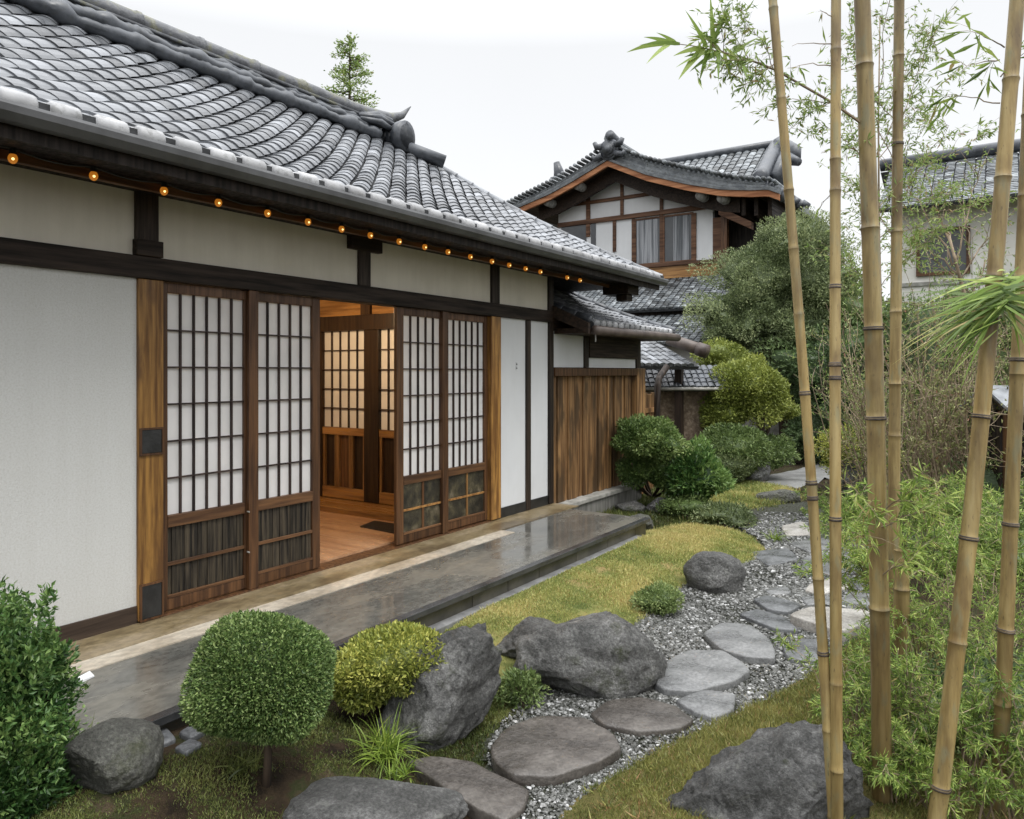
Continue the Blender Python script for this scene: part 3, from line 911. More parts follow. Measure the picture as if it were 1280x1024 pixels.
# gutter, fascia, soffit, batten
gm = MB()
gs = [(-3.59, ZE - .005), (-3.585, ZE - .02), (-3.59, ZE - .05), (-3.62, ZE - .082), (-3.66, ZE - .086), (-3.69, ZE - .08), (-3.69, ZE - .03), (-3.675, ZE - .03), (-3.675, ZE - .07), (-3.655, ZE - .074), (-3.62, ZE - .070), (-3.605, ZE - .055), (-3.602, ZE - .005)]
m_ = len(gs)
gm.add([(x, -5, z) for x, z in gs] + [(x, YE + .02, z) for x, z in gs], [(k, (k + 1) % m_, m_ + (k + 1) % m_, m_ + k) for k in range(m_)] + [tuple(range(m_)), tuple(range(2 * m_ - 1, m_ - 1, -1))])
gut = gm.build('gutter', M['gutter'], roof)
MB().box(-3.72, -3.694, -5, YE - .02, ZE - .14, ZE - .012).build('fascia', M['shed_wood'], roof)
MB().box(-8.9, -3.721, -5, YE - .05, ZE - .085, ZE - .055).build('soffit', M['shed_wood'], roof)
MB().box(-4.14, -4.10, -5, YE - .6, ZE - .135, ZE - .086).build('batten', M['rail_wood'], roof, bevel=.003)
# bracket lumps under the far end of the eave
bm_ = MB()
bm_.box(-4.2, -3.85, YE - .62, YE - .30, ZE - .22, ZE - .086).box(-4.05, -3.9, YE - .55, YE - .38, ZE - .30, ZE - .221)
bm_.build('eave_bracket', M['dark_wood'], roof, bevel=.01)
# hidden bulk of the house
MB().box(-8.6, -8.5, -3, Yend, 0, ZT).build('rear_wall', M['plaster'], house)
MB().box(-8.5, XW - .11, Yend - .1, Yend - .005, 0, ZT).build('end_wall', M['plaster'], house)

# ---- string of bulbs under the eave
cord = MB()
AB = 4.05
ZB = 2.565
bulb_px = [16, 117, 205, 273, 334.5, 385, 427, 463, 499, 531, 560, 588, 615, 636.5, 657, 675.5, 709, 725, 772]
bys = [on_x(p, 465, AB)[1] for p in bulb_px]
pts = []
for k in range(len(bys) - 1):
    for f in np.linspace(0, 1, 6, endpoint=False):
        pts.append((-AB, bys[k] + (bys[k + 1] - bys[k]) * f, ZB + .048 - .022 * math.sin(math.pi * f)))
pts = [(-AB, 0.2, ZB + .045)] + pts + [(-AB, bys[-1], ZB + .045)]
cord.tube(pts, .005, 6)
tag(cord.build('festoon_cable', M['black_metal'], loc=(-AB, bys[0], ZB)), 'thin black cord strung along the batten under the long eave', 'cord')
ords = ['first', 'second', 'third', 'fourth', 'fifth', 'sixth', 'seventh', 'eighth', 'ninth', 'tenth', 'eleventh', 'twelfth', 'thirteenth', 'fourteenth', 'fifteenth', 'sixteenth', 'seventeenth', 'eighteenth', 'nineteenth']
def uv_sphere(mb, c, r, nu=12, nv=8, sz=1.0, tint=.5):
    pts = [(c[0], c[1], c[2] + r * sz * math.cos(math.pi * k / nv)) for k in range(nv + 1)]
    rad = [max(r * math.sin(math.pi * k / nv), 1e-4) for k in range(nv + 1)]
    mb.tube(pts, rad, nu, tint)
first = None
for k, y in enumerate(bys):
    L = (-AB, y, ZB)
    lab = '%s glowing amber bulb along the eave, counted from the end above the bare plaster wall' % ords[k]
    if first is None:
        first = thing('light_bulb', L, lab, 'light bulb', 'amber bulbs strung under the eave')
        g = MB(); uv_sphere(g, L, .022, sz=1.2); go = g.build('bulb_glass', M['bulb_glass'], first, smooth=True)
        g = MB(); uv_sphere(g, (L[0] + .0165, L[1] - .006, L[2] - .006), .0072, 8, 6); g.build('filament', M['filament'], first, smooth=True)
        g = MB(); g.tube([(L[0], L[1], L[2] + .020), (L[0], L[1], L[2] + .05)], [.017, .013], 10); g.build('socket', M['black_metal'], first)
        bpy.context.view_layer.update()
    else:
        copy_thing(first, L, lab)

# ================================================================== ANNEX beyond the house
annex = thing('annex_building', (-4.4, 7.5, 0), 'low annex with a curved grey tiled roof over the plank fence', 'house')
YA1 = 9.9
MB().box(-4.5, -4.41, Yend + .06, yw(730), 1.575, 2.0).build('wall_panel', M['white_panel'], annex)
MB().box(-4.5, -4.41, yw(735), yw(795), 1.575, 1.70).build('wall_panel', M['white_panel'], annex)
timber('post', annex, M['dark_wood_post'], -4.5, -4.385, yw(730), yw(735), 1.575, 2.0)
timber('post', annex, M['dark_wood_post'], -4.5, -4.385, yw(795), yw(800), 1.3, 2.0)
timber('beam', annex, M['dark_wood'], -4.5, -4.37, yw(735) + .001, yw(795) - .001, 1.70, 2.0)
timber('beam', annex, M['dark_wood'], -4.5, -4.38, yw(690), YA1, 2.001, 2.12)
MB().box(-6.2, -4.5, YA1 - .1, YA1, -.3, 2.3).build('end_wall', M['clay'], annex)
A2, Z2 = 3.98, 2.085
R2, ZR2 = 5.35, 2.80
Y20, Y21, Y2R = 7.62, 10.15, 8.55
RUN2, RISE2 = R2 - A2, ZR2 - Z2
SL2 = math.hypot(RUN2, RISE2)
N2 = np.array((RISE2, 0, RUN2)) / SL2
V2 = np.array((-RUN2, -.45 * RUN2, RISE2)) / SL2
def ends2(f):
    return Y20 - .25 * f, Y21 + (Y2R - Y21) * f
def clip2(p, test=False):
    f = (-p[0] - A2) / RUN2
    lo, hi = ends2(f)
    if test:
        return p[1] > hi + .06 or p[1] < lo - .06 or f > 1.02
    q = np.array(p); q[1] = min(max(q[1], lo), hi)
    return q
def sag2(p):
    f = min(1, max(0, (-p[0] - A2) / RUN2))
    return p - np.array((0, 0, .07 * math.sin(math.pi * f)))
rb = MB()
vv = []
for k in range(9):
    f = k / 8
    lo, hi = ends2(f)
    z = Z2 + RISE2 * f - .03 - .07 * math.sin(math.pi * f)
    vv += [(-(A2 + RUN2 * f), lo, z), (-(A2 + RUN2 * f), hi, z)]
rb.add(vv, [(2 * k, 2 * k + 1, 2 * k + 3, 2 * k + 2) for k in range(8)])
rb.add([(-A2, Y21, Z2 - .03), (-(2 * R2 - A2), Y21, Z2 - .03), (-R2, Y2R, ZR2 - .03), (-R2, Y20 - .25, ZR2 - .03), (-(2 * R2 - A2), Y20 - .25, Z2 - .03)], [(0, 1, 2), (1, 4, 3, 2)])
aroof = rb.build('roof', M['tile_under'], annex)
tm = MB()
tiles(tm, (-A2, 0, Z2), (0, 1, 0), V2, N2, (int(7.3 / .16), int(11.4 / .16)), int(SL2 / .15) + 1, .16, .15, .032, .014, clip2, sag=sag2)
tm.build('roof_tiles', M['tile'], aroof)
em, dm = MB(), MB()
for i in range(int((Y21 - Y20) / .16)):
    y0 = Y20 + i * .16
    uv = [(-A2 - .08, y0 + .065, Z2 + .012), (-A2 + .03, y0 + .065, Z2 - .012), (-A2 + .05, y0 + .065, Z2 - .018)]
    em.tube(uv, [.052, .055, .046], 10, tint=random.random())
em.build('eave_tiles', M['tile_end'], aroof, smooth=True)
MB().box(-A2 - .05, -A2 + .025, Y20, Y21, Z2 - .06, Z2 + .005).build('eave_board', M['tile_under'], aroof)
hm = MB()
for k in range(10):
    def hp(f):
        lo, hi = ends2(f)
        return np.array((-(A2 + RUN2 * f), hi, Z2 + RISE2 * f - .07 * math.sin(math.pi * f) + .03))
    a, b = hp(1 - k / 10), hp(1 - (k + 1) / 10)
    hm.tube([a, a + (b - a) * .9, b], [.045, .05, .055], 8, tint=random.random())
hm.tube([(-R2, Y20 - .3, ZR2 + .04), (-R2, Y2R + .05, ZR2 + .04)], .09, 10)
# rolled verge along the near edge
for k in range(8):
    def vp(f):
        lo, hi = ends2(f)
        return np.array((-(A2 + RUN2 * f), lo - .02, Z2 + RISE2 * f - .07 * math.sin(math.pi * f) + .03))
    a, b = vp(1 - k / 8), vp(1 - (k + 1) / 8)
    hm.tube([a, a + (b - a) * .9, b], [.05, .055, .06], 8, tint=random.random())
hm.build('ridge_tiles', M['tile_dark'], aroof, smooth=True)
MB().tube([(-A2 + .05, Y20 - .02, Z2 - .085), (-A2 + .05, Y21 + .02, Z2 - .075)], [.055, .055], 10).build('gutter', M['gutter_brown'], aroof, smooth=True)
MB().box(-5.2, -A2 - .01, Y20 - .12, Y21 - .05, Z2 - .12, Z2 - .06).build('soffit', M['dark_wood'], aroof)
# dark verge board along the near edge from the wall out to the corner
vb = MB()
vb.add([(-A2 + .03, Y20 - .14, Z2 - .13), (-A2 + .03, Y20 - .14, Z2 - .01), (-R2, Y20 - .39, ZR2 - .02), (-R2, Y20 - .39, ZR2 - .2), (-A2 + .03, Y20 - .09, Z2 - .13), (-A2 + .03, Y20 - .09, Z2 - .01), (-R2, Y20 - .34, ZR2 - .02), (-R2, Y20 - .34, ZR2 - .2)], [(0, 1, 2, 3), (7, 6, 5, 4), (1, 5, 6, 2), (0, 3, 7, 4), (0, 4, 5, 1), (2, 6, 7, 3)])
vb.build('verge_board', M['dark_wood'], aroof)
MB().tube([(-A2 + .05, Y20 + .0, Z2 - .10), (-A2 + .05, Y20 + .0, Z2 - .22)], .008, 6).build('gutter_hook', M['concrete'], aroof)

# ---- plank fence in line with the house wall
fence = thing('plank_fence', (-4.4, 8.4, -.3), 'tall brown vertical plank fence on a low concrete plinth beside the white panels', 'fence')
ZF0, ZF1 = -.04, 1.47
fy0, fy1 = yw(690) + .012, yw(793)
pk = MB()
y = fy0 + .09
k = 0
while y < fy1 - .02:
    w = min(random.choice((.10, .21, .17, .09, .25)), fy1 - y)
    x = -4.46 + (.022 if k % 2 else 0)
    pk.box(x - .025, x, y, y + w - .004, ZF0, ZF1)
    y += w
    k += 1
pk.build('plank_panel', M['fence_wood'], fence, bevel=.003)
MB().box(-4.47, -4.36, fy0, fy1 + .02, ZF1, ZF1 + .095).build('top_rail', M['frame_wood'], fence, bevel=.004)
MB().box(-4.49, -4.40, fy0, fy0 + .085, ZF0 - .02, ZF1 - .001).build('post', M['fence_wood'], fence, bevel=.004)
MB().box(-4.52, -4.36, fy1, fy1 + .30, ZF0 - .2, ZF1 + .10).build('post', M['fence_wood'], fence, bevel=.006)
pl = MB().box(-4.56, -4.33, fy0 + .03, fy1 + .1, -.42, ZF0 - .055).build('plinth', M['concrete'], fence, bevel=.006)
MB().box(-4.57, -4.30, fy0 + .03, fy1 + .11, ZF0 - .0545, ZF0 - .001).build('coping', M['coping'], pl, bevel=.008)
# second short run of planks beyond the post
fence2 = thing('plank_fence', (-4.55, 10.6, -.3), 'short run of dark brown planks beyond the end post of the tall fence', 'fence')
pk = MB()
for k in range(4):
    pk.box(-4.6, -4.57, 10.24 + k * .17, 10.40 + k * .17, -.3, 1.18 + .02 * (k % 2))
pk.build('plank_panel', M['fence_wood'], fence2, bevel=.004)
MB().box(-4.57, -4.54, 10.24, 10.92, .9, .97).build('rail', M['fence_wood'], fence2)
# down pipe and stick
dp = MB()
q0, q1 = at(834, 458, 11.4), at(824, 472, 11.3)
q2 = at(821, 535, 11.2)
dp.tube([q0, q1, at(822, 482, 11.2), q2, (q2[0], q2[1], GZ)], [.05, .05, .055, .055, .055], 8)
tag(dp.build('drain_pipe', M['dark_wood_post'], loc=(q2[0], q2[1], GZ), smooth=True), 'dark crooked drain pipe beside the clay wall', 'pipe')

# ================================================================== CLAY WALL with tiled coping and gate roof
def small_roof(mb, base_mb, c0, c1, out, zl, zh, pitch, nv, arch=.03):
    """tiled slope from eave line c0..c1 (xy) up to a line displaced by out (xy)"""
    c0, c1, out = (np.array(a, float) for a in (c0, c1, out))
    L = np.linalg.norm(c1 - c0)
    U = np.append((c1 - c0) / L, 0)
    V = np.append(out, zh - zl)
    l = np.linalg.norm(V)
    V = V / l
    N = np.cross(U, V)
    if N[2] < 0: N = -N
    O = np.append(c0, zl)
    tiles(mb, O, U, V, N, (0, int(L / pitch)), nv, pitch, l / nv, arch, .014)
    a, b = np.append(c0, zl - .03), np.append(c1, zl - .03)
    d, c = a + V * l, b + V * l
    v = [a, b, c, d] + [q - N * .06 for q in (a, b, c, d)]
    base_mb.add(v, [(0, 1, 2, 3), (7, 6, 5, 4), (0, 4, 5, 1), (1, 5, 6, 2), (2, 6, 7, 3), (3, 7, 4, 0)])
clay = thing('clay_wall', at(862, 560, 13), 'rough brown clay wall under a narrow tiled coping behind the shrubs', 'wall')
pA, pB = at(800, 480, 12.9), at(905, 480, 12.9)
dirx = (pB - pA)[:2]; dirx = dirx / np.linalg.norm(dirx)
nrm = np.array((dirx[1], -dirx[0]))          # towards the camera
def slabxy(mb, a, b, n, t0, t1, z0, z1):
    v = []
    for z in (z0, z1):
        for (p, t) in ((a, t0), (b, t0), (b, t1), (a, t1)):
            v.append((p[0] + n[0] * t, p[1] + n[1] * t, z))
    mb.add(v, [(3, 2, 1, 0), (4, 5, 6, 7), (0, 1, 5, 4), (1, 2, 6, 5), (2, 3, 7, 6), (3, 0, 4, 7)])
q = MB(); slabxy(q, pA, pB, nrm, -.2, .0, GZ - .1, 1.30); q.build('wall_body', M['clay'], clay)
t_, b_ = MB(), MB()
small_roof(t_, b_, pA[:2] + nrm * .35, pB[:2] + nrm * .35, -nrm * .55, 1.27, 1.62, .11, 5, .022)
cr = b_.build('coping_roof', M['tile_under'], clay)
t_.build('roof_tiles', M['tile_dark'], cr)
q = MB(); q.tube([np.append(pA[:2] + nrm * .36, 1.235), np.append(pB[:2] + nrm * .36, 1.235)], .03, 8); q.build('eave_rail', M['coping'], cr, smooth=True)
gate = thing('gate_roof', at(838, 470, 11.9), 'small tiled gate roof with a thick round ridge beside the drain pipe', 'gate roof')
gA, gB = at(795, 458, 11.9), at(874, 453, 12.4)
gd = (gB - gA)[:2]; gd = gd / np.linalg.norm(gd)
gn = np.array((gd[1], -gd[0]))
t_, b_ = MB(), MB()
small_roof(t_, b_, gA[:2], gB[:2], -gn * .8 - gd * .25, 1.64, 2.06, .14, 6, .03)
gr = b_.build('roof', M['tile_under'], gate)
t_.build('roof_tiles', M['tile'], gr)
q = MB(); q.tube([at(836, 424, 12.6), at(878, 438, 12.2)], .10, 12); q.tube([at(872, 436, 12.25), at(884, 440, 12.15)], .115, 12)
q.build('ridge', M['gutter_brown'], gr, smooth=True)
q = MB()
for p in (gA + np.append(gd * .12 - gn * .35, 0), gB - np.append(gd * .15 + gn * .35, 0)):
    q.box(p[0] - .06, p[0] + .06, p[1] - .06, p[1] + .06, GZ, 1.72)
q.build('post', M['dark_wood_post'], gate)

# ================================================================== TWO-STOREY GABLED HOUSE
gab = thing('gabled_house', (-8.8, 19, GZ), 'two storey house with curved gable roof, white panels and timber framing', 'house')
GY = 19.0
def gx(cx, cy, yy=GY):         # crop coordinates measured on the photograph
    return on_y(620 + cx / 3.2, 140 + cy / 3.2, yy)
def gbox(name, mat, x0, x1, z0, z1, y0, y1, parent=None, bevel=0):
    return MB().box(x0, x1, y0, y1, z0, z1).build(name, mat, parent or gab, bevel=bevel)
XL, XR = gx(250, 430)[0], gx(868, 430)[0]
zs = gx(700, 605)[2]           # sill height
zb2 = gx(560, 420)[2]          # main beam
zb1 = gx(505, 345)[2]          # upper beam
zbd = gx(740, 660)[2]
# wall with gable top
prof_px = [(635, 268), (651, 261), (688, 245), (715, 230), (740, 215), (759, 203), (807, 221), (857, 233), (901, 240), (940, 241), (960, 240), (974, 245)]
FY = 18.15
prof = [on_y(px, py, FY) for px, py in prof_px]
wl = MB()
def roof_z(x):
    return np.interp(x, [p[0] for p in prof], [p[2] for p in prof])
xs = np.linspace(XL, XR, 25)
vv = [(x, GY, -.3) for x in xs] + [(x, GY, roof_z(x) + .02) for x in xs]
vv += [(x, GY + .15, -.3) for x in xs] + [(x, GY + .15, roof_z(x) + .02) for x in xs]
n_ = len(xs)
wl.add(vv, [(k, k + 1, n_ + k + 1, n_ + k) for k in range(n_ - 1)] + [(2 * n_ + k + 1, 2 * n_ + k, 3 * n_ + k, 3 * n_ + k + 1) for k in range(n_ - 1)])
wl.build('gable_wall', M['white_panel'], gab)
gbox('side_wall', M['shed_wood'], XR - .15, XR - .001, -.3, 5.75, GY + .151, 26)
gbox('rear_wall', M['white_panel'], XL, XR - .15, -.3, 5.9, 25.9, 26)
gbox('side_wall', M['white_panel'], XL, XL + .15, -.3, 5.9, GY + .151, 25.9)
def hbar(cx0, cx1, cy0, cy1, w=.11, pr=.05):
    a, b = gx(cx0, cy0), gx(cx1, cy1)
    z = (a[2] + b[2]) / 2
    gbox('timber_beam', M['gable_wood'], a[0], b[0], z - w / 2, z + w / 2, GY - pr, GY - .001, bevel=.008)
def vbar(cx, cy0, cy1, w=.11, pr=.04):
    a, b = gx(cx, cy0), gx(cx, cy1)
    gbox('timber_post', M['gable_wood'], a[0] - w / 2, a[0] + w / 2, b[2], a[2], GY - pr, GY - .001, bevel=.008)
hbar(250, 872, 445, 388, .13, .07)
hbar(280, 720, 362, 330, .10, .05)
for cx, c0, c1 in ((370, 320, 500), (505, 240, 412), (663, 290, 398), (475, 432, 560), (551, 428, 600), (795, 405, 600), (663, 410, 605)):
    vbar(cx, c0, c1, .10 if cx != 370 else .13)
# window
wx0, wx1 = gx(556, 500)[0], gx(790, 500)[0]
win = gbox('window', M['glass_dark'], wx0, wx1, zs, zb2 - .06, GY - .012, GY - .002)
xm = gx(663, 500)[0]
fr = MB()
for a in (wx0, xm - .02, xm + .045, wx1 - .05):
    fr.box(a, a + .045, GY - .034, GY - .0125, zs + .001, zb2 - .065)
for z in (zs, zb2 - .115):
    fr.box(wx0, wx1, GY - .0335, GY - .013, z, z + .05)
fr.build('frame', M['gable_wood'], win)
cu = MB()                       # pleated curtains seen in the panes
for (a, b) in ((xm + .34, wx1 - .12), (wx0 + .06, xm - .10)):
    n_ = 40
    for k in range(n_):
        x = a + (b - a) * k / n_
        d = .006 * (1 + math.sin(k * 1.7))
        cu.box(x, x + (b - a) / n_ * .9, GY - .0128 - d, GY - .0122, zs + .05, zb2 - .12, tint=random.random())
cu.build('curtain', M['curtain'], win)
win2 = gbox('window', M['glass_dark'], gx(262, 480)[0], gx(362, 480)[0], zs - .1, gx(300, 452)[2], GY - .012, GY - .002)
win3 = gbox('window', M['glass_dark'], gx(380, 470)[0], gx(400, 470)[0], zs - .1, gx(390, 440)[2], GY - .012, GY - .002)
gbox('window_sill', M['gable_wood'], gx(540, 605)[0], gx(868, 600)[0], zs - .09, zs - .001, GY - .12, GY - .001, bevel=.01)
gbox('sill_board', M['warm_wood_x'], gx(640, 640)[0] - 1.5, gx(850, 640)[0] + .25, zbd - .02, zs - .095, GY - .06, GY - .001)
gbox('corner_post', M['gable_wood'], gx(868, 480)[0], gx(930, 480)[0] - .05, 3.9, gx(868, 425)[2], GY - .03, GY + .2, bevel=.01)
gbox('corner_post', M['frame_wood'], gx(905, 480)[0], gx(928, 480)[0], 3.9, gx(905, 390)[2], GY - .10, GY - .03)
# roof: thick verge of layered tiles over an orange barge board
rm, bmg = MB(), MB()
def arc(pts, n=40):
    pts = np.asarray(pts, float)
    s = np.concatenate([[0], np.cumsum(np.linalg.norm(np.diff(pts, axis=0), axis=1))])
    k = np.linspace(0, s[-1], n)
    return np.stack([np.interp(k, s, pts[:, c]) for c in range(pts.shape[1])], 1)
PR = arc([(p[0], p[2]) for p in prof], 61)
ip = int(np.argmax(PR[:, 1]))
thick = np.interp(PR[:, 0], [PR[0, 0], PR[ip, 0], -6.4, PR[-1, 0]], [.30, .44, .42, .22])
n_ = len(PR)
def sheet(mb, lo, hi, y0, y1, tint=.5, mi=0):
    v = [(x, y0, z) for x, z in lo] + [(x, y0, z) for x, z in hi] + [(x, y1, z) for x, z in lo] + [(x, y1, z) for x, z in hi]
    f = []
    m = len(lo)
    for k in range(m - 1):
        f += [(k, k + 1, m + k + 1, m + k), (2 * m + k + 1, 2 * m + k, 3 * m + k, 3 * m + k + 1), (m + k, m + k + 1, 3 * m + k + 1, 3 * m + k), (k + 1, k, 2 * m + k, 2 * m + k + 1)]
    f += [(0, m, 3 * m, 2 * m), (m - 1, 3 * m - 1, 4 * m - 1, 2 * m - 1)]
    mb.add(v, f, tint, mi)
lay = 6
for k in range(lay):
    lo = np.stack([PR[:, 0] , PR[:, 1] + .05 + thick * k / lay + .004], 1)
    hi = np.stack([PR[:, 0] , PR[:, 1] + .05 + thick * (k + 1) / lay], 1)
    sheet(rm, lo, hi, FY - .03 + .05 * k + (.05 if k % 2 else 0), 25.9 if k < lay - 1 else 26.2, .3 + .1 * k)
groof = rm.build('roof', M['tile_far'], gab)
sheet(bmg, np.stack([PR[:, 0], PR[:, 1] - .10], 1), np.stack([PR[:, 0], PR[:, 1] + .05], 1), FY, FY + .08)
bmg.build('barge_board', M['barge_wood'], groof)
bmg = MB()
sheet(bmg, np.stack([PR[2:-2, 0], PR[2:-2, 1] - .02], 1), np.stack([PR[2:-2, 0], PR[2:-2, 1] + .045], 1), FY + .081, 25.8)
bmg.build('eave_underside', M['dark_wood'], groof)
# dark curved strut boards below the verge
bmg = MB()
sheet(bmg, np.stack([PR[6:-8, 0], PR[6:-8, 1] - .42], 1), np.stack([PR[6:-8, 0], PR[6:-8, 1] - .021], 1), GY - .42, GY - .32)
bmg.build('strut_board', M['dark_wood'], groof)
# rows of tiles along the verge top
tv = MB()
for k in range(0, n_ - 1):
    x, z = PR[k]
    t = thick[k] + .05
    tv.tube([(x, FY - .02, z + t + .03), (x, FY + 1.2, z + t + .03)], .05, 7, tint=random.random())
tv.build('verge_tiles', M['tile_far'], groof, smooth=True)
# purlin ends and corbels
for cx, cy in ((342, 300), (222, 365), (830, 340), (915, 350)):
    c = gx(cx, cy, 18.5)
    pe = MB().tube([(c[0], 18.25, c[2]), (c[0], 18.9, c[2])], .13, 12)
    pe.build('purlin_end', M['concrete'], groof, smooth=True)
sb = MB()
c = gx(900, 400, 18.8)
d = gx(1030, 460, 18.8)
vv = [(c[0], 18.6, c[2] - .1), (c[0], 18.6, c[2] + .1), (d[0], 18.6, d[2] + .1), (d[0], 18.6, d[2] - .08)]
sb.add(vv + [(x, 18.8, z) for x, _, z in vv], [(3, 2, 1, 0), (4, 5, 6, 7), (0, 1, 5, 4), (1, 2, 6, 5), (2, 3, 7, 6), (3, 0, 4, 7)])
sb.build('bracket', M['gable_wood'], groof)
bk = MB()
for cx in (995, 1045, 1100):
    a = gx(cx, 345, 18.7)
    bk.box(a[0] - .05, a[0] + .05, 18.6, 20.5, a[2] - .45, a[2] + .12)
bk.build('bracket', M['dark_wood'], groof)
gbox('recess_shade_block', M['shed_wood'], XR, XR + 1.25, 3.2, 5.55, GY + .5, 22)  # near-black block standing in for shade in the recess under the eave
# front gable ridge with ornament
pk_ = PR[ip]
rz = pk_[1] + .50
rg = MB()
rg.box(pk_[0] - .14, pk_[0] + .14, FY + .05, 21.4, rz - .1, rz + .10)
rg.tube([(pk_[0], FY + .0, rz + .16), (pk_[0], 21.4, rz + .12)], .11, 10)
rg.build('ridge', M['tile_far'], groof, smooth=False)
og = MB()
oc = gx(450, 150, FY - .05)
for r, o in ((.30, 0), (.24, .035), (.17, .07), (.10, .10)):
    og.tube([(oc[0], FY - .02 - o, oc[2]), (oc[0], FY - .06 - o, oc[2])], [r, r * .92], 16, tint=random.random())
og.tube([(oc[0], FY + .4, oc[2]), (oc[0], FY - .02, oc[2])], [.2, .3], 14)
for sx in (-1, 1):
    og.tube([(oc[0] + sx * .2, FY - .05, oc[2] + .1), (oc[0] + sx * .36, FY - .06, oc[2] + .12), (oc[0] + sx * .42, FY - .06, oc[2] + .24)], [.10, .09, .06], 8)
    og.tube([(oc[0] + sx * .2, FY - .05, oc[2] - .12), (oc[0] + sx * .42, FY - .06, oc[2] - .2), (oc[0] + sx * .48, FY - .06, oc[2] - .1)], [.09, .08, .05], 8)
og.tube([(oc[0] + .05, FY + .3, oc[2] + .30), (oc[0] + .05, FY - .1, oc[2] + .38)], .13, 10)
og.build('ridge_ornament', M['tile_dark'], groof, smooth=True)
og = MB()
oc = gx(258, 235, 19)
og.tube([(oc[0], 18.9, oc[2] - .4), (oc[0], 18.9, oc[2] - .05), (oc[0] - .05, 18.85, oc[2] + .22)], [.17, .15, .09], 10)
og.tube([(oc[0] - .25, 18.9, oc[2] - .25), (oc[0] + .3, 18.9, oc[2] - .25)], .08, 8)
og.build('ridge_ornament', M['tile_dark'], groof, smooth=True)
# cross roof rising behind to the right
XC0, XC1 = gx(700, 205, 21)[0] - 1.0, gx(1125, 140, 21)[0]
ZC = 7.72
t_, b_ = MB(), MB()
small_roof(t_, b_, (XC0, 19.35), (XC1, 19.35), (0, 1.65), 6.48, ZC, .21, 9, .045)
cr = b_.build('cross_roof', M['tile_under'], gab)
t_.build('roof_tiles', M['tile_far'], cr)
q = MB()
q.add([(XC0, 21, ZC - .05), (XC1, 21, ZC - .05), (XC1, 25, 5.2), (XC0, 25, 5.2)], [(0, 1, 2, 3)])
q.build('rear_slope', M['tile_far'], cr)
q = MB()
q.tube([(XC0, 21.0, ZC + .06), (XC1 + .1, 21.0, ZC + .06)], .12, 10)
q.tube([(XC1, 21.0, ZC + .02), (XC1 + .03, 20.1, 7.12), (XC1 + .06, 19.3, 6.55), (XC1 + .1, 18.9, 6.35)], .20, 10)
q.tube([(XC1 + .30, 21.0, ZC - .02), (XC1 + .34, 20.1, 7.05), (XC1 + .38, 19.3, 6.45)], .14, 10)
q.build('ridge', M['tile_dark'], cr, smooth=True)
q = MB()
q.tube([(XC1 + .05, 20.9, ZC + .0), (XC1 + .55, 20.6, ZC - .35), (XC1 + .62, 20.5, ZC - .55)], [.24, .2, .12], 10)
q.tube([(XC1 + .4, 20.4, ZC - .55), (XC1 + .75, 20.2, ZC - .75)], [.18, .1], 10)
q.build('ridge_ornament', M['tile_dark'], cr, smooth=True)
# side eave running out to the far corner
p0, p1 = gx(1075, 300, 18.4), gx(1232, 378, 18.6)
q = MB()
for k in range(7):
    f0, f1 = k / 7, (k + 1) / 7
    a, b = p0 + (p1 - p0) * f0, p0 + (p1 - p0) * f1
    q.tube([a, b], [.20 - .015 * k, .19 - .015 * k], 9, tint=random.random())
q.tube([p1, p1 + np.array((.08, 0, .1))], [.13, .10], 8)
q.build('corner_tiles', M['tile_dark'], cr, smooth=True)
# skirt roofs below the window
t_, b_ = MB(), MB()
xl, xr = -12.6, -4.6
small_roof(t_, b_, (xl, 17.35), (xr, 17.35), (0, 1.64), 3.10, zbd - .03, .17, 15, .026)
sk = b_.build('skirt_roof', M['tile_under'], gab)
t_.build('roof_tiles', M['tile_far'], sk)
gbox('wall_band', M['shed_wood'], xl + .3, xr - .3, 2.6, 3.05, 17.6, 17.75)
t_, b_ = MB(), MB()
small_roof(t_, b_, (xl, 15.9), (xr + .4, 15.9), (0, 1.6), 2.18, 2.92, .17, 13, .026)
sk = b_.build('skirt_roof', M['tile_under'], gab)
t_.build('roof_tiles', M['tile_far'], sk)
gbox('lower_wall', M['white_panel'], xl + .4, xr, -.3, 2.3, 16.6, 16.75)

# ================================================================== WHITE STOREHOUSE on the far side
st = thing('white_storehouse', (0.5, 18, GZ), 'pale plastered storehouse with dark window and low grey tiled roof behind the bamboo', 'house')
SX0, SX1 = on_y(1122, 300, 18)[0], 4.2
MB().box(SX0, SX1, 18.0, 22, GZ, 5.05).build('wall', M['cream_wall'], st)
w0, w1 = on_y(1150, 292, 18), on_y(1208, 338, 18)
wn = MB().box(w0[0], w1[0], 17.985, 17.999, w1[2], w0[2]).build('window', M['glass_dark'], st)
f_ = MB()
f_.box(w0[0] - .07, w1[0] + .07, 17.95, 17.984, w0[2], w0[2] + .07).box(w0[0] - .07, w0[0], 17.95, 17.984, w1[2], w0[2]).box(w1[0], w1[0] + .07, 17.95, 17.984, w1[2], w0[2]).box(w0[0] - .07, w1[0] + .07, 17.94, 17.984, w1[2] - .07, w1[2])
f_.build('frame', M['gable_wood'], wn)
t_, b_ = MB(), MB()
small_roof(t_, b_, (SX0 - .3, 17.3), (SX1 + .4, 17.3), (0, 2.0), 4.95, 6.25, .19, 26, .010)
sr = b_.build('roof', M['tile_under'], st)
t_.build('roof_tiles', M['tile_far'], sr)
q = MB(); q.tube([(SX0 - .5, 19.3, 6.36), (SX1 + .4, 19.3, 6.42)], .14, 10); q.build('ridge', M['tile_dark'], sr, smooth=True)
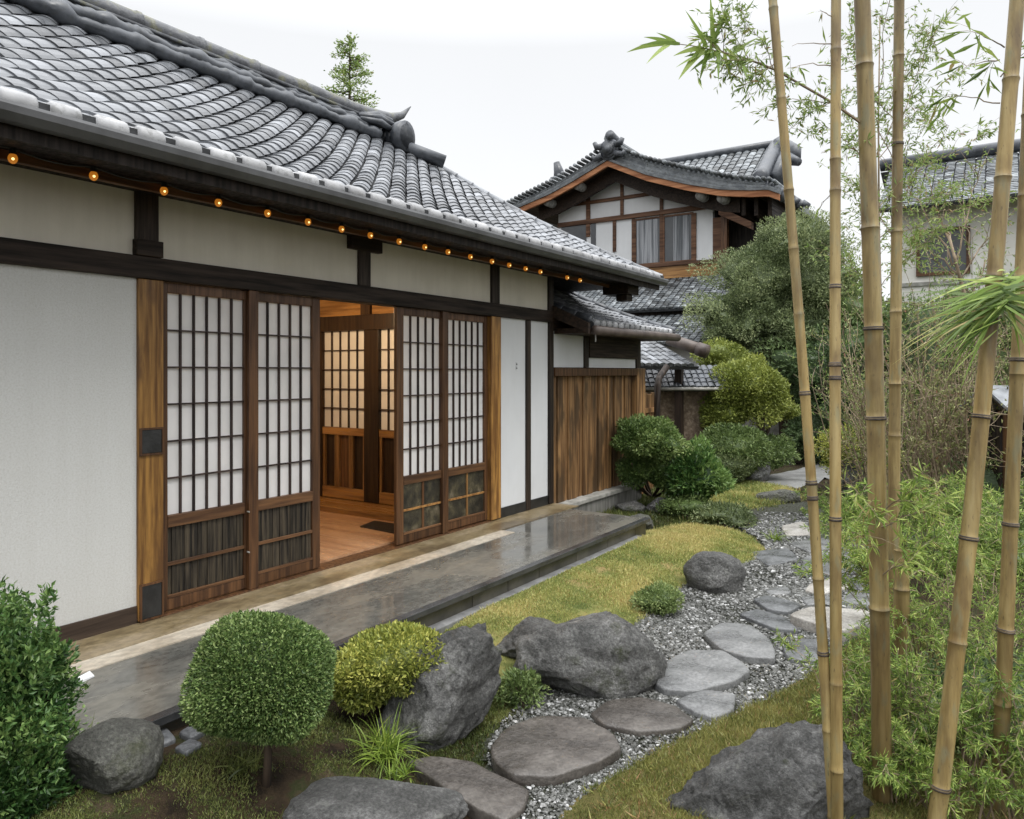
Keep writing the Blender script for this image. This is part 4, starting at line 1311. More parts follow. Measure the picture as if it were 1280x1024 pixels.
q = MB(); q.add([(SX0 - .5, 19.3, 6.2), (SX1 + .4, 19.3, 6.2), (SX1 + .4, 22.6, 4.9), (SX0 - .5, 22.6, 4.9)], [(0, 1, 2, 3)]); q.build('rear_slope', M['tile_far'], sr)
MB().box(SX0 - .01, SX1, 17.96, 17.999, 3.35, 3.43).build('wall_band', M['coping'], st)

# ================================================================== LITTLE DARK SHED
sc = at(1290, 560, 7.2)
shed = thing('garden_shed', (sc[0], sc[1], GZ), 'little dark timber shed with a grey metal roof among the shrubs', 'shed')
rx = np.array((CT, ST, 0)); fw = np.array((-ST, CT, 0))
def obox(mb, c, hx, hy, z0, z1):
    v = []
    for z in (z0, z1):
        for sx, sy in ((-1, -1), (1, -1), (1, 1), (-1, 1)):
            p = c + rx * hx * sx + fw * hy * sy
            v.append((p[0], p[1], z))
    mb.add(v, [(3, 2, 1, 0), (4, 5, 6, 7), (0, 1, 5, 4), (1, 2, 6, 5), (2, 3, 7, 6), (3, 0, 4, 7)])
q = MB(); obox(q, sc + fw * .3, .28, .25, GZ, 1.12); q.build('wall', M['shed_wood'], shed)
q = MB()
for s in (-.30, .1):
    obox(q, sc + rx * s - fw * .1, .03, .03, GZ, 1.12)
q.build('post', M['frame_wood'], shed)
zz = [1.30, 1.10]
q = MB()
a = sc - rx * .36 - fw * .22; b = sc + rx * .42 - fw * .22; c = sc + rx * .42 + fw * .6; d = sc - rx * .36 + fw * .6
m1 = (a + d) / 2; m2 = (b + c) / 2
v = [(a[0], a[1], 1.13), (b[0], b[1], 1.05), (m2[0], m2[1], 1.34), (m1[0], m1[1], 1.36), (d[0], d[1], 1.12), (c[0], c[1], 1.1)]
v += [(x, y, z + .03) for x, y, z in v]
q.add(v, [(0, 3, 2, 1), (3, 4, 5, 2), (6, 7, 8, 9), (9, 8, 11, 10), (0, 1, 7, 6), (1, 2, 8, 7), (2, 5, 11, 8), (5, 4, 10, 11), (4, 3, 9, 10), (3, 0, 6, 9)])
q.build('roof', M['shed_roof'], shed)

# ================================================================== DECK AND GROUND
XE = -3.12                    # outer edge of the wet deck
YDE = 7.26
d_ = MB().box(-4.6, XE - .05, -3, YDE, -.26, -.012).build('deck_slab', M['deck'])
tag(d_, kind='structure')
d_ = MB().box(-4.52, -4.06, -3, Yend + .02, -.0119, -.004).build('deck_earth_strip', M['deck_earth']); tag(d_, kind='structure')
d_ = MB().box(-4.0599, -3.905, -3, 5.9, -.0119, -.006).build('deck_pale_strip', M['deck_pale']); tag(d_, kind='structure')
d_ = MB().box(XE - .05, XE + .012, -3, YDE + .012, -.045, -.008).build('deck_edge', M['deck_edge'], bevel=.003); tag(d_, kind='structure')
q = MB()
y = -3.0
while y < YDE - .05:
    L = min(random.choice((.62, .62, .45)), YDE - y - .02)
    q.box(XE - .0495, XE - .022, y, y + L - .008, -.26, -.0455)
    y += L
d_ = q.build('deck_fascia', M['deck_fascia']); tag(d_, kind='structure')
d_ = MB().box(XE - .06, XE + .055, 2.9, YDE - .25, -.34, -.142).build('deck_kerb', M['kerb'], bevel=.008); tag(d_, kind='structure')

def in_poly(P, poly):
    x, y = P[:, 0], P[:, 1]
    ins = np.zeros(len(P), bool)
    n = len(poly)
    for i in range(n):
        x0, y0 = poly[i]
        x1, y1 = poly[(i + 1) % n]
        c = ((y0 > y) != (y1 > y)) & (x < (x1 - x0) * (y - y0) / (y1 - y0 + 1e-12) + x0)
        ins ^= c
    return ins
def gpoly(px, z=GZ):
    return np.array([ground(x, y, z)[:2] for x, y in px])
def chaikin(P, n=2, r=.25):
    for _ in range(n):
        Q = np.roll(P, -1, 0)
        P = np.stack([P * (1 - r) + Q * r, P * r + Q * (1 - r)], 1).reshape(-1, P.shape[1])
    return P
def noise2(P, s, seed=0.0):
    return np.array([mnoise.noise(Vector((p[0] * s, p[1] * s, seed))) for p in P])

LAWN1 = chaikin(gpoly([(540, 800), (556, 775), (640, 737), (720, 700), (800, 671), (850, 655), (925, 664), (955, 686), (944, 704), (905, 712), (868, 728), (835, 748), (810, 775), (765, 800), (700, 815), (640, 850), (600, 850)]), 1)
LAWN2 = chaikin(gpoly([(668, 1060), (712, 1008), (765, 968), (870, 918), (960, 873), (1005, 850), (1045, 812), (1100, 790), (1190, 800), (1290, 900), (1290, 1250), (900, 1400), (640, 1300)]), 1)
LAWN3 = chaikin(gpoly([(855, 645), (880, 622), (900, 606), (935, 603), (985, 612), (1000, 622), (955, 634), (915, 640)]), 1)
GRAVEL = chaikin(gpoly([(585, 1080), (640, 985), (600, 950), (640, 885), (690, 850), (800, 800), (790, 770), (835, 742), (880, 715), (945, 700), (962, 684), (925, 660), (900, 650), (960, 640), (1030, 645), (1110, 690), (1130, 760), (1080, 795), (1040, 822), (1000, 858), (955, 880), (870, 925), (765, 975), (705, 1020), (670, 1075)]), 1)

# one sheet: fine near the camera, reaching far beyond the buildings
def ground_sheet():
    xs = np.concatenate([[-300, -80, -30, -12, -7], np.linspace(-4.3, 6, 104), [9, 14, 30, 80, 300]])
    ys = np.concatenate([[-300, -60, -15, -4], np.linspace(-.5, 17, 140), [20, 25, 40, 90, 300]])
    X, Y = np.meshgrid(xs, ys)
    P = np.stack([X.ravel(), Y.ravel()], 1)
    z = gh(P) - .02
    inner = (np.abs(P[:, 0] - 1) < 5.2) & (P[:, 1] > -.6) & (P[:, 1] < 17.1)
    z[inner] += .018 * noise2(P[inner], 2.1) + .010 * noise2(P[inner], 7, 3.)
    mb = MB()
    V = np.column_stack([P, z])
    nx, ny = len(xs), len(ys)
    i, j = np.meshgrid(np.arange(nx - 1), np.arange(ny - 1))
    a = (j * nx + i).ravel()
    mb.add_many(V, np.stack([a, a + 1, a + nx + 1, a + nx], 1), .5)
    return mb.build('ground', M['soil'], smooth=True)
tag(ground_sheet(), kind='structure')

def sheet_poly(name, poly, z, mat, dome=0.0, kind='structure', step=.12):
    """a patch of turf or gravel with a softly raised middle"""
    mn, mx_ = poly.min(0), poly.max(0)
    mn, mx_ = np.maximum(mn, (-6, -1)), np.minimum(mx_, (9, 30))
    xs = np.arange(mn[0], mx_[0] + step, step)
    ys = np.arange(mn[1], mx_[1] + step, step)
    X, Y = np.meshgrid(xs, ys)
    P = np.stack([X.ravel(), Y.ravel()], 1)
    ins = in_poly(P, poly)
    # distance to the outline
    seg0, seg1 = poly, np.roll(poly, -1, 0)
    D = np.full(len(P), 9.0)
    for a, b in zip(seg0, seg1):
        ab = b - a
        t = np.clip(((P - a) @ ab) / (ab @ ab + 1e-12), 0, 1)
        D = np.minimum(D, np.linalg.norm(P - a - t[:, None] * ab, axis=1))
    zb = gh(P) - GZ
    hgt = zb + np.where(ins, z + dome * np.clip(D / .35, 0, 1), z - .05 * np.clip(D / step, 0, 1.2))
    hgt += np.where(ins, .008 * noise2(P, 5, 1.7), 0)
    keep = ins | (D < step * 1.2)
    nx = len(xs)
    mb = MB()
    i, j = np.meshgrid(np.arange(nx - 1), np.arange(len(ys) - 1))
    a = (j * nx + i).ravel()
    f = np.stack([a, a + 1, a + nx + 1, a + nx], 1)
    f = f[keep[f].all(1)]
    mb.add_many(np.column_stack([P, hgt]), f, .5)
    o = mb.build(name, mat, smooth=True)
    tag(o, kind=kind)
    def height(Q):
        ins = in_poly(Q, poly)
        D = np.full(len(Q), 9.0)
        for a, b in zip(seg0, seg1):
            ab = b - a
            t = np.clip(((Q - a) @ ab) / (ab @ ab + 1e-12), 0, 1)
            D = np.minimum(D, np.linalg.norm(Q - a - t[:, None] * ab, axis=1))
        return np.where(ins, z + dome * np.clip(D / .35, 0, 1), GZ - .004) + gh(Q) - GZ
    return height
h1 = sheet_poly('lawn', LAWN1, GZ + .012, M['lawn_base'], .03)
h2 = sheet_poly('lawn', LAWN2, GZ + .012, M['turf_rough'], .07)
h3 = sheet_poly('lawn', LAWN3, GZ + .012, M['lawn_base'], .03)
sheet_poly('gravel_bed', GRAVEL, GZ + .004, M['gravel_bed'], 0)
FPATH = gpoly([(925, 607), (950, 597), (1000, 587), (1060, 566), (1110, 545), (1110, 585), (1060, 590), (1010, 603), (960, 615)])
sheet_poly('far_path', FPATH, GZ + .016, M['far_path'], 0)
hm_ = gpoly([(880, 652), (900, 640), (1000, 628), (1080, 628), (1110, 660), (1000, 650), (940, 658)])
sheet_poly('worn_path', hm_, GZ + .008, M['gravel_bed'], 0)

def sample_poly(poly, n, dens_pow=1.0):
    mn, mx_ = np.maximum(poly.min(0), (-6, .9)), np.minimum(poly.max(0), (7, 20))
    out = []
    tot = 0
    while tot < n:
        P = rng.random((n * 2, 2)) * (mx_ - mn) + mn
        P = P[in_poly(P, poly)]
        dep = -ST * P[:, 0] + CT * P[:, 1]
        P = P[rng.random(len(P)) < np.clip((3.4 / np.maximum(dep, .5)) ** dens_pow, 0, 1)]
        if not len(P): break
        out.append(P)
        tot += len(P)
    return np.concatenate(out)[:n]

def norm(a):
    return a / (np.linalg.norm(a, axis=-1, keepdims=True) + 1e-9)

def leaves(mb, P, D, L, Wd, tint, fold=.12, up=None):
    n = len(P)
    L = np.broadcast_to(np.asarray(L, float), (n,))
    Wd = np.broadcast_to(np.asarray(Wd, float), (n,))
    D = norm(D)
    R = rng.normal(size=(n, 3)) if up is None else np.broadcast_to(np.asarray(up, float), (n, 3)) + rng.normal(size=(n, 3)) * .25
    S = norm(np.cross(D, R))
    N = np.cross(S, D)
    a = P
    m = P + D * (L * .45)[:, None] + N * (L * fold)[:, None]
    b = m + S * (Wd * .5)[:, None]
    c = P + D * L[:, None]
    d = m - S * (Wd * .5)[:, None]
    V = np.stack([a, b, c, d], 1).reshape(-1, 3)
    f = np.arange(4 * n).reshape(-1, 4)
    mb.add_many(V, f, np.repeat(np.clip(tint, 0, 1), 4))

def strips(mb, P0, D, L, Wd, droop, tint, k=4, face=None):
    """long blades that arch over: k segments each, ending in a point"""
    n = len(P0)
    L = np.broadcast_to(np.asarray(L, float), (n,))
    Wd = np.broadcast_to(np.asarray(Wd, float), (n,))
    droop = np.broadcast_to(np.asarray(droop, float), (n,))
    D = norm(D)
    S = norm(np.cross(D, (np.array((0, 0, 1.0)) if face is None else np.asarray(face, float)) + rng.normal(size=(n, 3)) * .5))
    rows = []
    p = P0.copy()
    d = D.copy()
    for s in range(k + 1):
        w = Wd * (1 - (s / k) ** 1.8) * (.6 + .4 * min(1, s * 2)) + .0006
        rows.append(np.stack([p - S * w[:, None] / 2, p + S * w[:, None] / 2], 1))
        d = norm(d + np.array((0, 0, -1.0)) * (droop / k)[:, None])
        p = p + d * (L / k)[:, None]
    V = np.stack(rows, 1).reshape(-1, 3)
    base = np.arange(n)[:, None] * 2 * (k + 1)
    f = []
    for s in range(k):
        f.append(np.stack([base[:, 0] + 2 * s, base[:, 0] + 2 * s + 1, base[:, 0] + 2 * s + 3, base[:, 0] + 2 * s + 2], 1))
    mb.add_many(V, np.concatenate(f), np.repeat(np.clip(tint, 0, 1), 2 * (k + 1)))

def grass_patch(name, poly, n, hfun, hgt, mat, base_tint=.5, nsc=1.4, dens_pow=1.0, thin=0.0, edge=.12):
    P = sample_poly(poly, n, dens_pow)
    P = P + rng.normal(size=P.shape) * edge * rng.random((len(P), 1))
    P = P[~((P[:, 0] < XE + .06) & (P[:, 1] < YDE))]
    nn = noise2(P, nsc, 5.5) + .6 * noise2(P, nsc * 3.3, 8.5)
    if thin:
        k = nn > thin + rng.normal(size=len(P)) * .12
        P, nn = P[k], nn[k]
    z = hfun(P) - .008
    dep = -ST * P[:, 0] + CT * P[:, 1]
    sc = np.clip(dep / 3.6, .9, 2.6)
    D = np.column_stack([rng.normal(size=(len(P), 2)) * .55, np.ones(len(P))])
    t = base_tint + .60 * nn + rng.normal(size=len(P)) * .18
    t = np.where(rng.random(len(P)) < .05, .99, np.minimum(t, .92))
    mb = MB()
    L = hgt * (.5 + rng.random(len(P))) * (1 + .5 * np.clip(nn, -.6, 1)) * np.sqrt(sc)
    leaves(mb, np.column_stack([P, z]), D, L, .0036 * sc, t, .15)
    o = mb.build(name, mat)
    return tag(o, kind='stuff')
# keep blades off the deck
def off_deck(poly):
    return poly
o = grass_patch('lawn_grass', LAWN1, 120000, h1, .020, M['grass'], .54, 1.3, .7, thin=-.38)
tag(o, 'yellow green short turf between the wet deck and the gravel path', 'grass')
o = grass_patch('lawn_grass', LAWN2, 120000, h2, .028, M['grass_rough'], .45, 1.9, thin=-.35)
tag(o, 'green and russet turf mound beside the leaning grey boulder and bamboo', 'grass')
o = grass_patch('lawn_grass', LAWN3, 14000, h3, .04, M['grass'], .48, 1.2, .2)
tag(o, 'far patch of yellow green turf near the pale boulder', 'grass')
P = sample_poly(LAWN2, 420, 1.0)
P = P[noise2(P, 2.3, 31.) > -.1]
mb = MB()
for q_ in P:
    n_ = rng.integers(10, 26)
    b_ = np.column_stack([q_ + rng.normal(size=(n_, 2)) * .022, np.full(n_, float(h2(q_[None])[0]) - .01)])
    d_v = np.column_stack([rng.normal(size=(n_, 2)) * .8, np.ones(n_)])
    leaves(mb, b_, d_v, .045 * (.5 + rng.random(n_)), .006, rng.choice([.2, .5, .75, .98], p=[.25, .35, .3, .1]) + rng.normal(size=n_) * .1, .12)
tag(mb.build('weeds', M['grass_rough']), 'small weeds and russet tufts growing through the turf mound', 'weeds', kind='stuff')
MOSS = gpoly([(-60, 1150), (-40, 985), (90, 960), (230, 935), (330, 905), (430, 905), (560, 945), (640, 965), (660, 1000), (560, 1180)])
flat = lambda P: gh(P) - .012
o = grass_patch('moss', MOSS, 80000, flat, .018, M['moss_blade'], .45, 2.6, 1.0, thin=-.12)
tag(o, 'patchy dark green moss on the brown soil under the clipped ball shrub', 'moss')
MOSS2 = gpoly([(560, 870), (600, 850), (640, 850), (690, 850), (640, 890), (620, 930), (590, 965), (520, 965)])
o = grass_patch('moss', MOSS2, 12000, flat, .03, M['moss_blade'], .6, 2.2, 1.0)
tag(o, 'bright moss between the tilted boulder and the gravel', 'moss')
MOSS3 = gpoly([(690, 640), (760, 620), (880, 605), (900, 640), (880, 655), (815, 672), (790, 655)])
o = grass_patch('moss', MOSS3, 12000, flat, .05, M['moss_blade'], .4, 1.4, .2)
tag(o, 'rough low ground cover round the shrubs at the far end of the deck', 'ground cover')
MOSS4 = gpoly([(885, 655), (925, 640), (1000, 612), (1100, 600), (1180, 640), (1150, 700), (1100, 690), (1040, 650), (950, 655)])
o = grass_patch('moss', MOSS4, 14000, flat, .05, M['moss_blade'], .45, 1.6, .2, thin=-.05)
tag(o, 'sparse moss and weeds along the far stretch of the garden path', 'moss')

# ---- gravel pebbles
def pebbles(poly, n, avoid):
    P = sample_poly(poly, n, 1.1)
    ok = np.ones(len(P), bool)
    for a in avoid:
        ok &= ~in_poly(P, a)
    nn = noise2(P, 1.7, 2.2)
    ok &= rng.random(len(P)) < np.clip(.80 + nn * 1.0 - .05 * np.clip(-ST * P[:, 0] + CT * P[:, 1] - 5, 0, 6), .18, 1)
    P = P[ok]
    dep = -ST * P[:, 0] + CT * P[:, 1]
    t = (1 + 5 ** .5) / 2
    ico = norm(np.array([(-1, t, 0), (1, t, 0), (-1, -t, 0), (1, -t, 0), (0, -1, t), (0, 1, t), (0, -1, -t), (0, 1, -t), (t, 0, -1), (t, 0, 1), (-t, 0, -1), (-t, 0, 1)], float))
    fc = np.array([(0, 11, 5), (0, 5, 1), (0, 1, 7), (0, 7, 10), (0, 10, 11), (1, 5, 9), (5, 11, 4), (11, 10, 2), (10, 7, 6), (7, 1, 8), (3, 9, 4), (3, 4, 2), (3, 2, 6), (3, 6, 8), (3, 8, 9), (4, 9, 5), (2, 4, 11), (6, 2, 10), (8, 6, 7), (9, 8, 1)])
    m = len(P)
    r = (.0042 + .0065 * rng.random(m) ** 2) * np.clip(dep / 3.8, .9, 1.7)
    s = np.column_stack([r * (.8 + .7 * rng.random(m)), r * (.8 + .5 * rng.random(m)), r * (.5 + .4 * rng.random(m))])
    V = ico[None] * (1 + .22 * rng.normal(size=(m, 12, 1))) * s[:, None, :]
    a = rng.random(m) * 6.28
    ca, sa = np.cos(a)[:, None], np.sin(a)[:, None]
    V = np.stack([V[..., 0] * ca - V[..., 1] * sa, V[..., 0] * sa + V[..., 1] * ca, V[..., 2]], -1)
    V += np.column_stack([P, np.full(m, GZ + .008) + r * .3])[:, None, :]
    f = (np.arange(m)[:, None, None] * 12 + fc[None]).reshape(-1, 3)
    mb = MB()
    mb.add_many(V.reshape(-1, 3), f, np.repeat(np.clip(rng.beta(1.5, 1.5, m), 0, 1), 12))
    return mb.build('gravel', M['pebble'], smooth=False)

STONES = [
    ('slab_brown', [(508, 950), (535, 944), (590, 950), (612, 963), (664, 986), (656, 1006), (632, 1026), (600, 1012), (555, 984)], 'grey brown angular stepping stone nearest the bottom edge, beside the flat grey boulder', .035),
    ('slab_brown', [(612, 930), (630, 911), (672, 893), (730, 896), (765, 913), (779, 934), (742, 955), (690, 970), (640, 968), (618, 950)], 'largest dark brown stepping stone beside the tilted boulder', .055),
    ('slab_brown', [(737, 890), (758, 875), (800, 870), (845, 880), (868, 898), (850, 910), (800, 914), (755, 906)], 'oval brown grey stepping stone between the big boulder and the turf mound', .035),
    ('slab_grey', [(808, 846), (835, 824), (862, 811), (905, 812), (941, 836), (918, 851), (870, 864), (828, 860)], 'broad smooth pale grey stepping stone touching the end of the big boulder', .05),
    ('slab_grey', [(843, 874), (880, 861), (921, 866), (918, 886), (893, 897), (868, 889)], 'small chipped grey stepping stone against the turf mound', .04),
    ('slab_grey', [(877, 790), (903, 777), (940, 781), (964, 800), (971, 823), (935, 821), (898, 810)], 'leaf shaped pale grey stepping stone in the middle of the gravel', .05),
    ('slab_dark', [(922, 767), (945, 760), (982, 771), (1000, 788), (968, 785)], 'long narrow slate stepping stone pointing at the pale slab', .04),
    ('slab_dark', [(940, 748), (960, 743), (1003, 755), (986, 765), (958, 761)], 'dark thin stepping stone beside the round boulder', .04),
    ('slab_pale', [(983, 768), (1012, 757), (1095, 763), (1096, 774), (1053, 790)], 'big pale rectangular slab with a rusty edge behind the thin bamboo', .085),
    ('slab_dark', [(977, 806), (1000, 797), (1030, 800), (1030, 826), (985, 824)], 'dark round stepping stone at the foot of the leaning bamboo', .04),
    ('slab_grey', [(1005, 696), (1030, 690), (1088, 697), (1092, 711), (1045, 720), (1000, 712)], 'wide grey flagstone across the path beyond the round boulder', .03),
    ('slab_pale', [(1012, 729), (1045, 721), (1064, 733), (1030, 742), (1005, 738)], 'sandy flagstone set in the paved stretch behind the thin bamboo', .03),
    ('slab_grey', [(1062, 739), (1094, 743), (1098, 757), (1050, 752)], 'cracked blue grey flagstone touching the pale rectangular slab', .03),
    ('slab_dark', [(1066, 727), (1096, 721), (1110, 731), (1072, 736)], 'small blue slate flagstone beside the thick bamboo', .03),
    ('slab_grey', [(1000, 745), (1035, 744), (1050, 753), (1008, 756)], 'low grey flagstone just behind the pale rectangular slab', .025),
    ('slab_grey', [(955, 736), (985, 733), (990, 741), (962, 743)], 'little grey flagstone beside the round boulder and dark thin stone', .025),
    ('slab_pale', [(976, 657), (1005, 651), (1016, 668), (982, 669)], 'pinkish far stepping stone among the low weeds', .03),
    ('slab_grey', [(985, 678), (1030, 672), (1060, 682), (1010, 690)], 'flat grey stepping stone on the way to the far path', .03),
    ('slab_dark', [(935, 690), (985, 684), (1000, 699), (960, 708)], 'dark flagstone at the tip of the yellow lawn', .02),
]
SPOLY = []
def slab(mat, px, label, th, seed, grp=None):
    gz = GZ if grp is None else float(terrain(*px[0])[2])
    z = gz + th
    poly = chaikin(chaikin(gpoly(px, z), 1, .10), 1, .22)
    k_ = []
    for a, b in zip(poly, np.roll(poly, -1, 0)):      # split long sides so that they can waver
        m_ = max(1, int(np.linalg.norm(b - a) / .035))
        k_ += [a + (b - a) * i / m_ for i in range(m_)]
    poly = np.array(k_)
    c = poly.mean(0)
    SPOLY.append(c + (poly - c) * 1.02)
    n = len(poly)
    rr = np.array([1 + .035 * mnoise.noise(Vector((p[0] * 7, p[1] * 7, seed))) + .02 * mnoise.noise(Vector((p[0] * 22, p[1] * 22, seed))) for p in poly])
    ring = lambda s, zz: np.column_stack([c + (poly - c) * (rr * s)[:, None], np.full(n, zz) + .004 * noise2(poly, 8, seed)])
    w = min(.012, .15 * np.linalg.norm(poly - c, axis=1).min())
    avg = np.linalg.norm(poly - c, axis=1).mean()
    rings = [ring(.985, gz - .03), ring(1.0, z - .010), ring(1 - .004 / avg, z - .003), ring(1 - .011 / avg, z), ring(1 - .05 / avg, z + .002)]
    mb = MB()
    V = np.concatenate(rings + [np.append(c, z + .003)[None]])
    f = []
    for k in range(len(rings) - 1):
        f += [(k * n + i, k * n + (i + 1) % n, (k + 1) * n + (i + 1) % n, (k + 1) * n + i) for i in range(n)]
    k = len(rings) - 1
    f += [(k * n + i, k * n + (i + 1) % n, (k + 1) * n) for i in range(n)]
    # keep faces pointing up whichever way the outline runs
    area = np.sum(poly[:, 0] * np.roll(poly[:, 1], -1) - np.roll(poly[:, 0], -1) * poly[:, 1])
    if area < 0:
        f = [tuple(reversed(q)) for q in f]
    mb.add(V, f)
    o = mb.build('stepping_stone', M[mat], loc=(c[0], c[1], GZ), smooth=True)
    return tag(o, label, 'stepping stone', 'stepping stones along the gravel path')
for k, (mat, px, lab, th) in enumerate(STONES):
    slab(mat, px, lab, th, k * 1.9)
g_ = pebbles(GRAVEL, 78000, SPOLY)
tag(g_, 'wet grey and white pebbles filling the path between the stepping stones', 'gravel', kind='stuff')
# broken slate lying beside the deck
for k, (px, lab) in enumerate((([(180, 915), (205, 905), (222, 922), (188, 935)], 'dark broken slate next to the mossy boulder by the deck'),
                               ([(222, 915), (250, 898), (268, 903), (240, 922)], 'dark long slate chip close to the clipped ball shrub'),
                               ([(217, 934), (238, 921), (254, 928), (232, 941)], 'small wet slate chip beside the clipped ball shrub'))):
    o = slab('slab_dark', px, lab, .004, 40 + k, 1)
    o.name = 'slate_chip'
    o['group'] = 'broken slate by the deck edge'
    o['category'] = 'slate'

# ---- boulders
def ico_verts(sub):
    b = bmesh.new()
    bmesh.ops.create_icosphere(b, subdivisions=sub, radius=1)
    b.verts.ensure_lookup_table()
    V = np.array([v.co[:] for v in b.verts])
    Fc = np.array([[v.index for v in f.verts] for f in b.faces])
    b.free()
    return V, Fc
ICO = {k: ico_verts(k) for k in (3, 4, 5)}
def rock(px, py, size, label, mat='rock', seed=0, yaw=0, sub=5, facets=14, soft=.10, lean=(0, 0), rough=.07, power=2.4, sink=.25, dep=None, tilt=0.0):
    """boulder whose foot shows at (px, py); size = width across the view, depth, height"""
    g = terrain(px, py)
    gz = g[2]
    f = -ST * g[0] + CT * g[1]
    c = g[:2] + np.array((-ST, CT)) * size[1] * .42
    V, Fc = ICO[sub]
    r_ = np.random.default_rng(seed + 100)
    d = np.sign(V) * np.abs(V) ** (2 / power)
    d = d / np.maximum((np.abs(V) ** power).sum(1, keepdims=True) ** (1 / power), 1e-6) if power != 2 else V.copy()
    d = V / ((np.abs(V) ** power).sum(1, keepdims=True) ** (1 / power))
    for _ in range(facets):
        nrm_ = r_.normal(size=3); nrm_ /= np.linalg.norm(nrm_)
        lim = r_.uniform(.66, .96)
        h = d @ nrm_ - lim
        k = h > 0
        d[k] -= nrm_ * (h[k] * (1 - soft))[:, None]
    sv = Vector((seed * 3.7, seed * 1.3, 0))
    disp = np.array([.05 * (.5 - abs(mnoise.noise(Vector(v) * 4.1 - sv))) + .13 * mnoise.noise(Vector(v) * 1.3 + sv) + rough * 1.35 * mnoise.fractal(Vector(v) * 3.2 + sv, .75, 2.1, 7) for v in V])
    d = d * (1 + disp)[:, None]
    zz = (d[:, 2] + 1) / 2 + tilt * d[:, 0] * (d[:, 2] > -.3)
    w, dp_, h = size
    x = d[:, 0] * w / 2 + lean[0] * zz
    y = d[:, 1] * dp_ / 2 + lean[1] * zz
    tot = h / (1 - sink)
    z = gz - tot * sink + zz * tot
    cy, sy = math.cos(yaw), math.sin(yaw)
    xr, yr = x * cy - y * sy, x * sy + y * cy
    X = c[0] + xr * CT - yr * ST
    Y = c[1] + xr * ST + yr * CT
    mb = MB()
    mb.add_many(np.column_stack([X, Y, z]), Fc, .5)
    o = mb.build('boulder', M[mat], loc=(c[0], c[1], GZ), smooth=True)
    return tag(o, label, 'boulder')
rock(528, 936, (.60, .44, .46), 'tall tilted grey boulder with mossy side beside the yellow green shrub', 'rock', 3, .25, lean=(.12, .05), facets=15, rough=.09, tilt=.07, soft=.10, power=2.7)
rock(742, 874, (.88, .52, .40), 'large rounded grey boulder lying long ways beside the path', 'rock', 8, .22, facets=9, rough=.06, power=2.5, lean=(.0, .05), tilt=.06)
rock(668, 836, (.50, .36, .24), 'pale grey shoulder boulder leaning on the large rounded one', 'rock_clean', 14, .1, facets=6, rough=.05)
rock(902, 743, (.50, .46, .30), 'smooth round dark grey boulder on the gravel beside the yellow lawn', 'rock_clean', 21, 0, facets=3, rough=.03, power=2.2)
rock(972, 1078, (.72, .42, .36), 'big sloping dark grey boulder under the thin bamboo stems', 'rock_dark', 27, -.1, facets=20, rough=.13, lean=(.08, .05), tilt=.14, soft=.05)
rock(455, 1055, (.74, .40, .10), 'low flat grey boulder at the bottom edge of the garden', 'rock_clean', 33, 0, facets=5, rough=.035, power=2.6)
rock(116, 992, (.36, .36, .19), 'mossy grey boulder at the corner of the wet deck', 'rock_moss', 39, .1, facets=2, rough=.03, power=2.1)
rock(948, 604, (.50, .45, .42), 'pale angular boulder beside the far grey path', 'rock_pale', 45, .3, 4, 14, rough=.07)
rock(985, 580, (.52, .5, .42), 'grey boulder at the bend of the far path', 'rock', 51, 0, 4, 10, rough=.06)
rock(1072, 622, (.55, .5, .52), 'dark boulder pile front stone by the thick bamboo', 'rock_dark', 57, 0, 4, 14, rough=.08)
rock(1080, 603, (.62, .5, .55), 'dark layered boulder behind the front dark stone', 'rock_dark', 58, .4, 4, 14, rough=.08)
rock(977, 629, (.60, .35, .17), 'low moss covered stone between the two turf patches', 'rock_moss', 63, 0, 4, 8, rough=.05)
rock(800, 664, (.34, .3, .17), 'weathered brown grey stone at the far corner of the deck', 'rock_moss', 66, 0, 4, 8, rough=.06)
rock(832, 640, (.5, .3, .16), 'jagged grey stone at the foot of the two shrubs', 'rock_pale', 69, .2, 4, 16, rough=.10)
rock(790, 640, (.4, .3, .14), 'low grey stone beside the fence plinth', 'rock', 71, .2, 4, 12, rough=.08)
rock(1192, 825, (.09, .06, .045), 'small reddish stone hidden among the bright ferns', 'red_brown', 73, 0, 3, 6)
rock(1180, 690, (.55, .4, .22), 'pale grey stone among the bright undergrowth behind the bamboo', 'rock_pale', 77, 0, 4, 8)

# scrap of white paper on the deck
pc = ground(106, 846, -.011)
q = MB()
c4 = [ground(94, 850, -.010), ground(112, 842, -.010), ground(118, 846, -.010), ground(98, 856, -.010)]
q.add([tuple(p) for p in c4] + [(p[0], p[1], p[2] + .006 + .008 * (k % 2)) for k, p in enumerate(c4)], [(3, 2, 1, 0), (4, 5, 6, 7), (0, 1, 5, 4), (1, 2, 6, 5), (2, 3, 7, 6), (3, 0, 4, 7)])
tag(q.build('paper_scrap', M['white_paper'], loc=pc), 'scrap of white paper lying on the wet deck near the leafy bush', 'paper')
# fallen leaves by the deck
P = sample_poly(gpoly([(185, 912), (235, 885), (245, 895), (205, 915)], -.1), 220, .5)
mb = MB()
leaves(mb, np.column_stack([P, gh(P) + .03 * rng.random(len(P))]), rng.normal(size=(len(P), 3)) * (1, 1, .35), .03, .012, rng.random(len(P)))
tag(mb.build('fallen_leaves', M['dry_leaf']), 'rusty fallen leaves caught at the foot of the deck', 'leaves', kind='stuff')

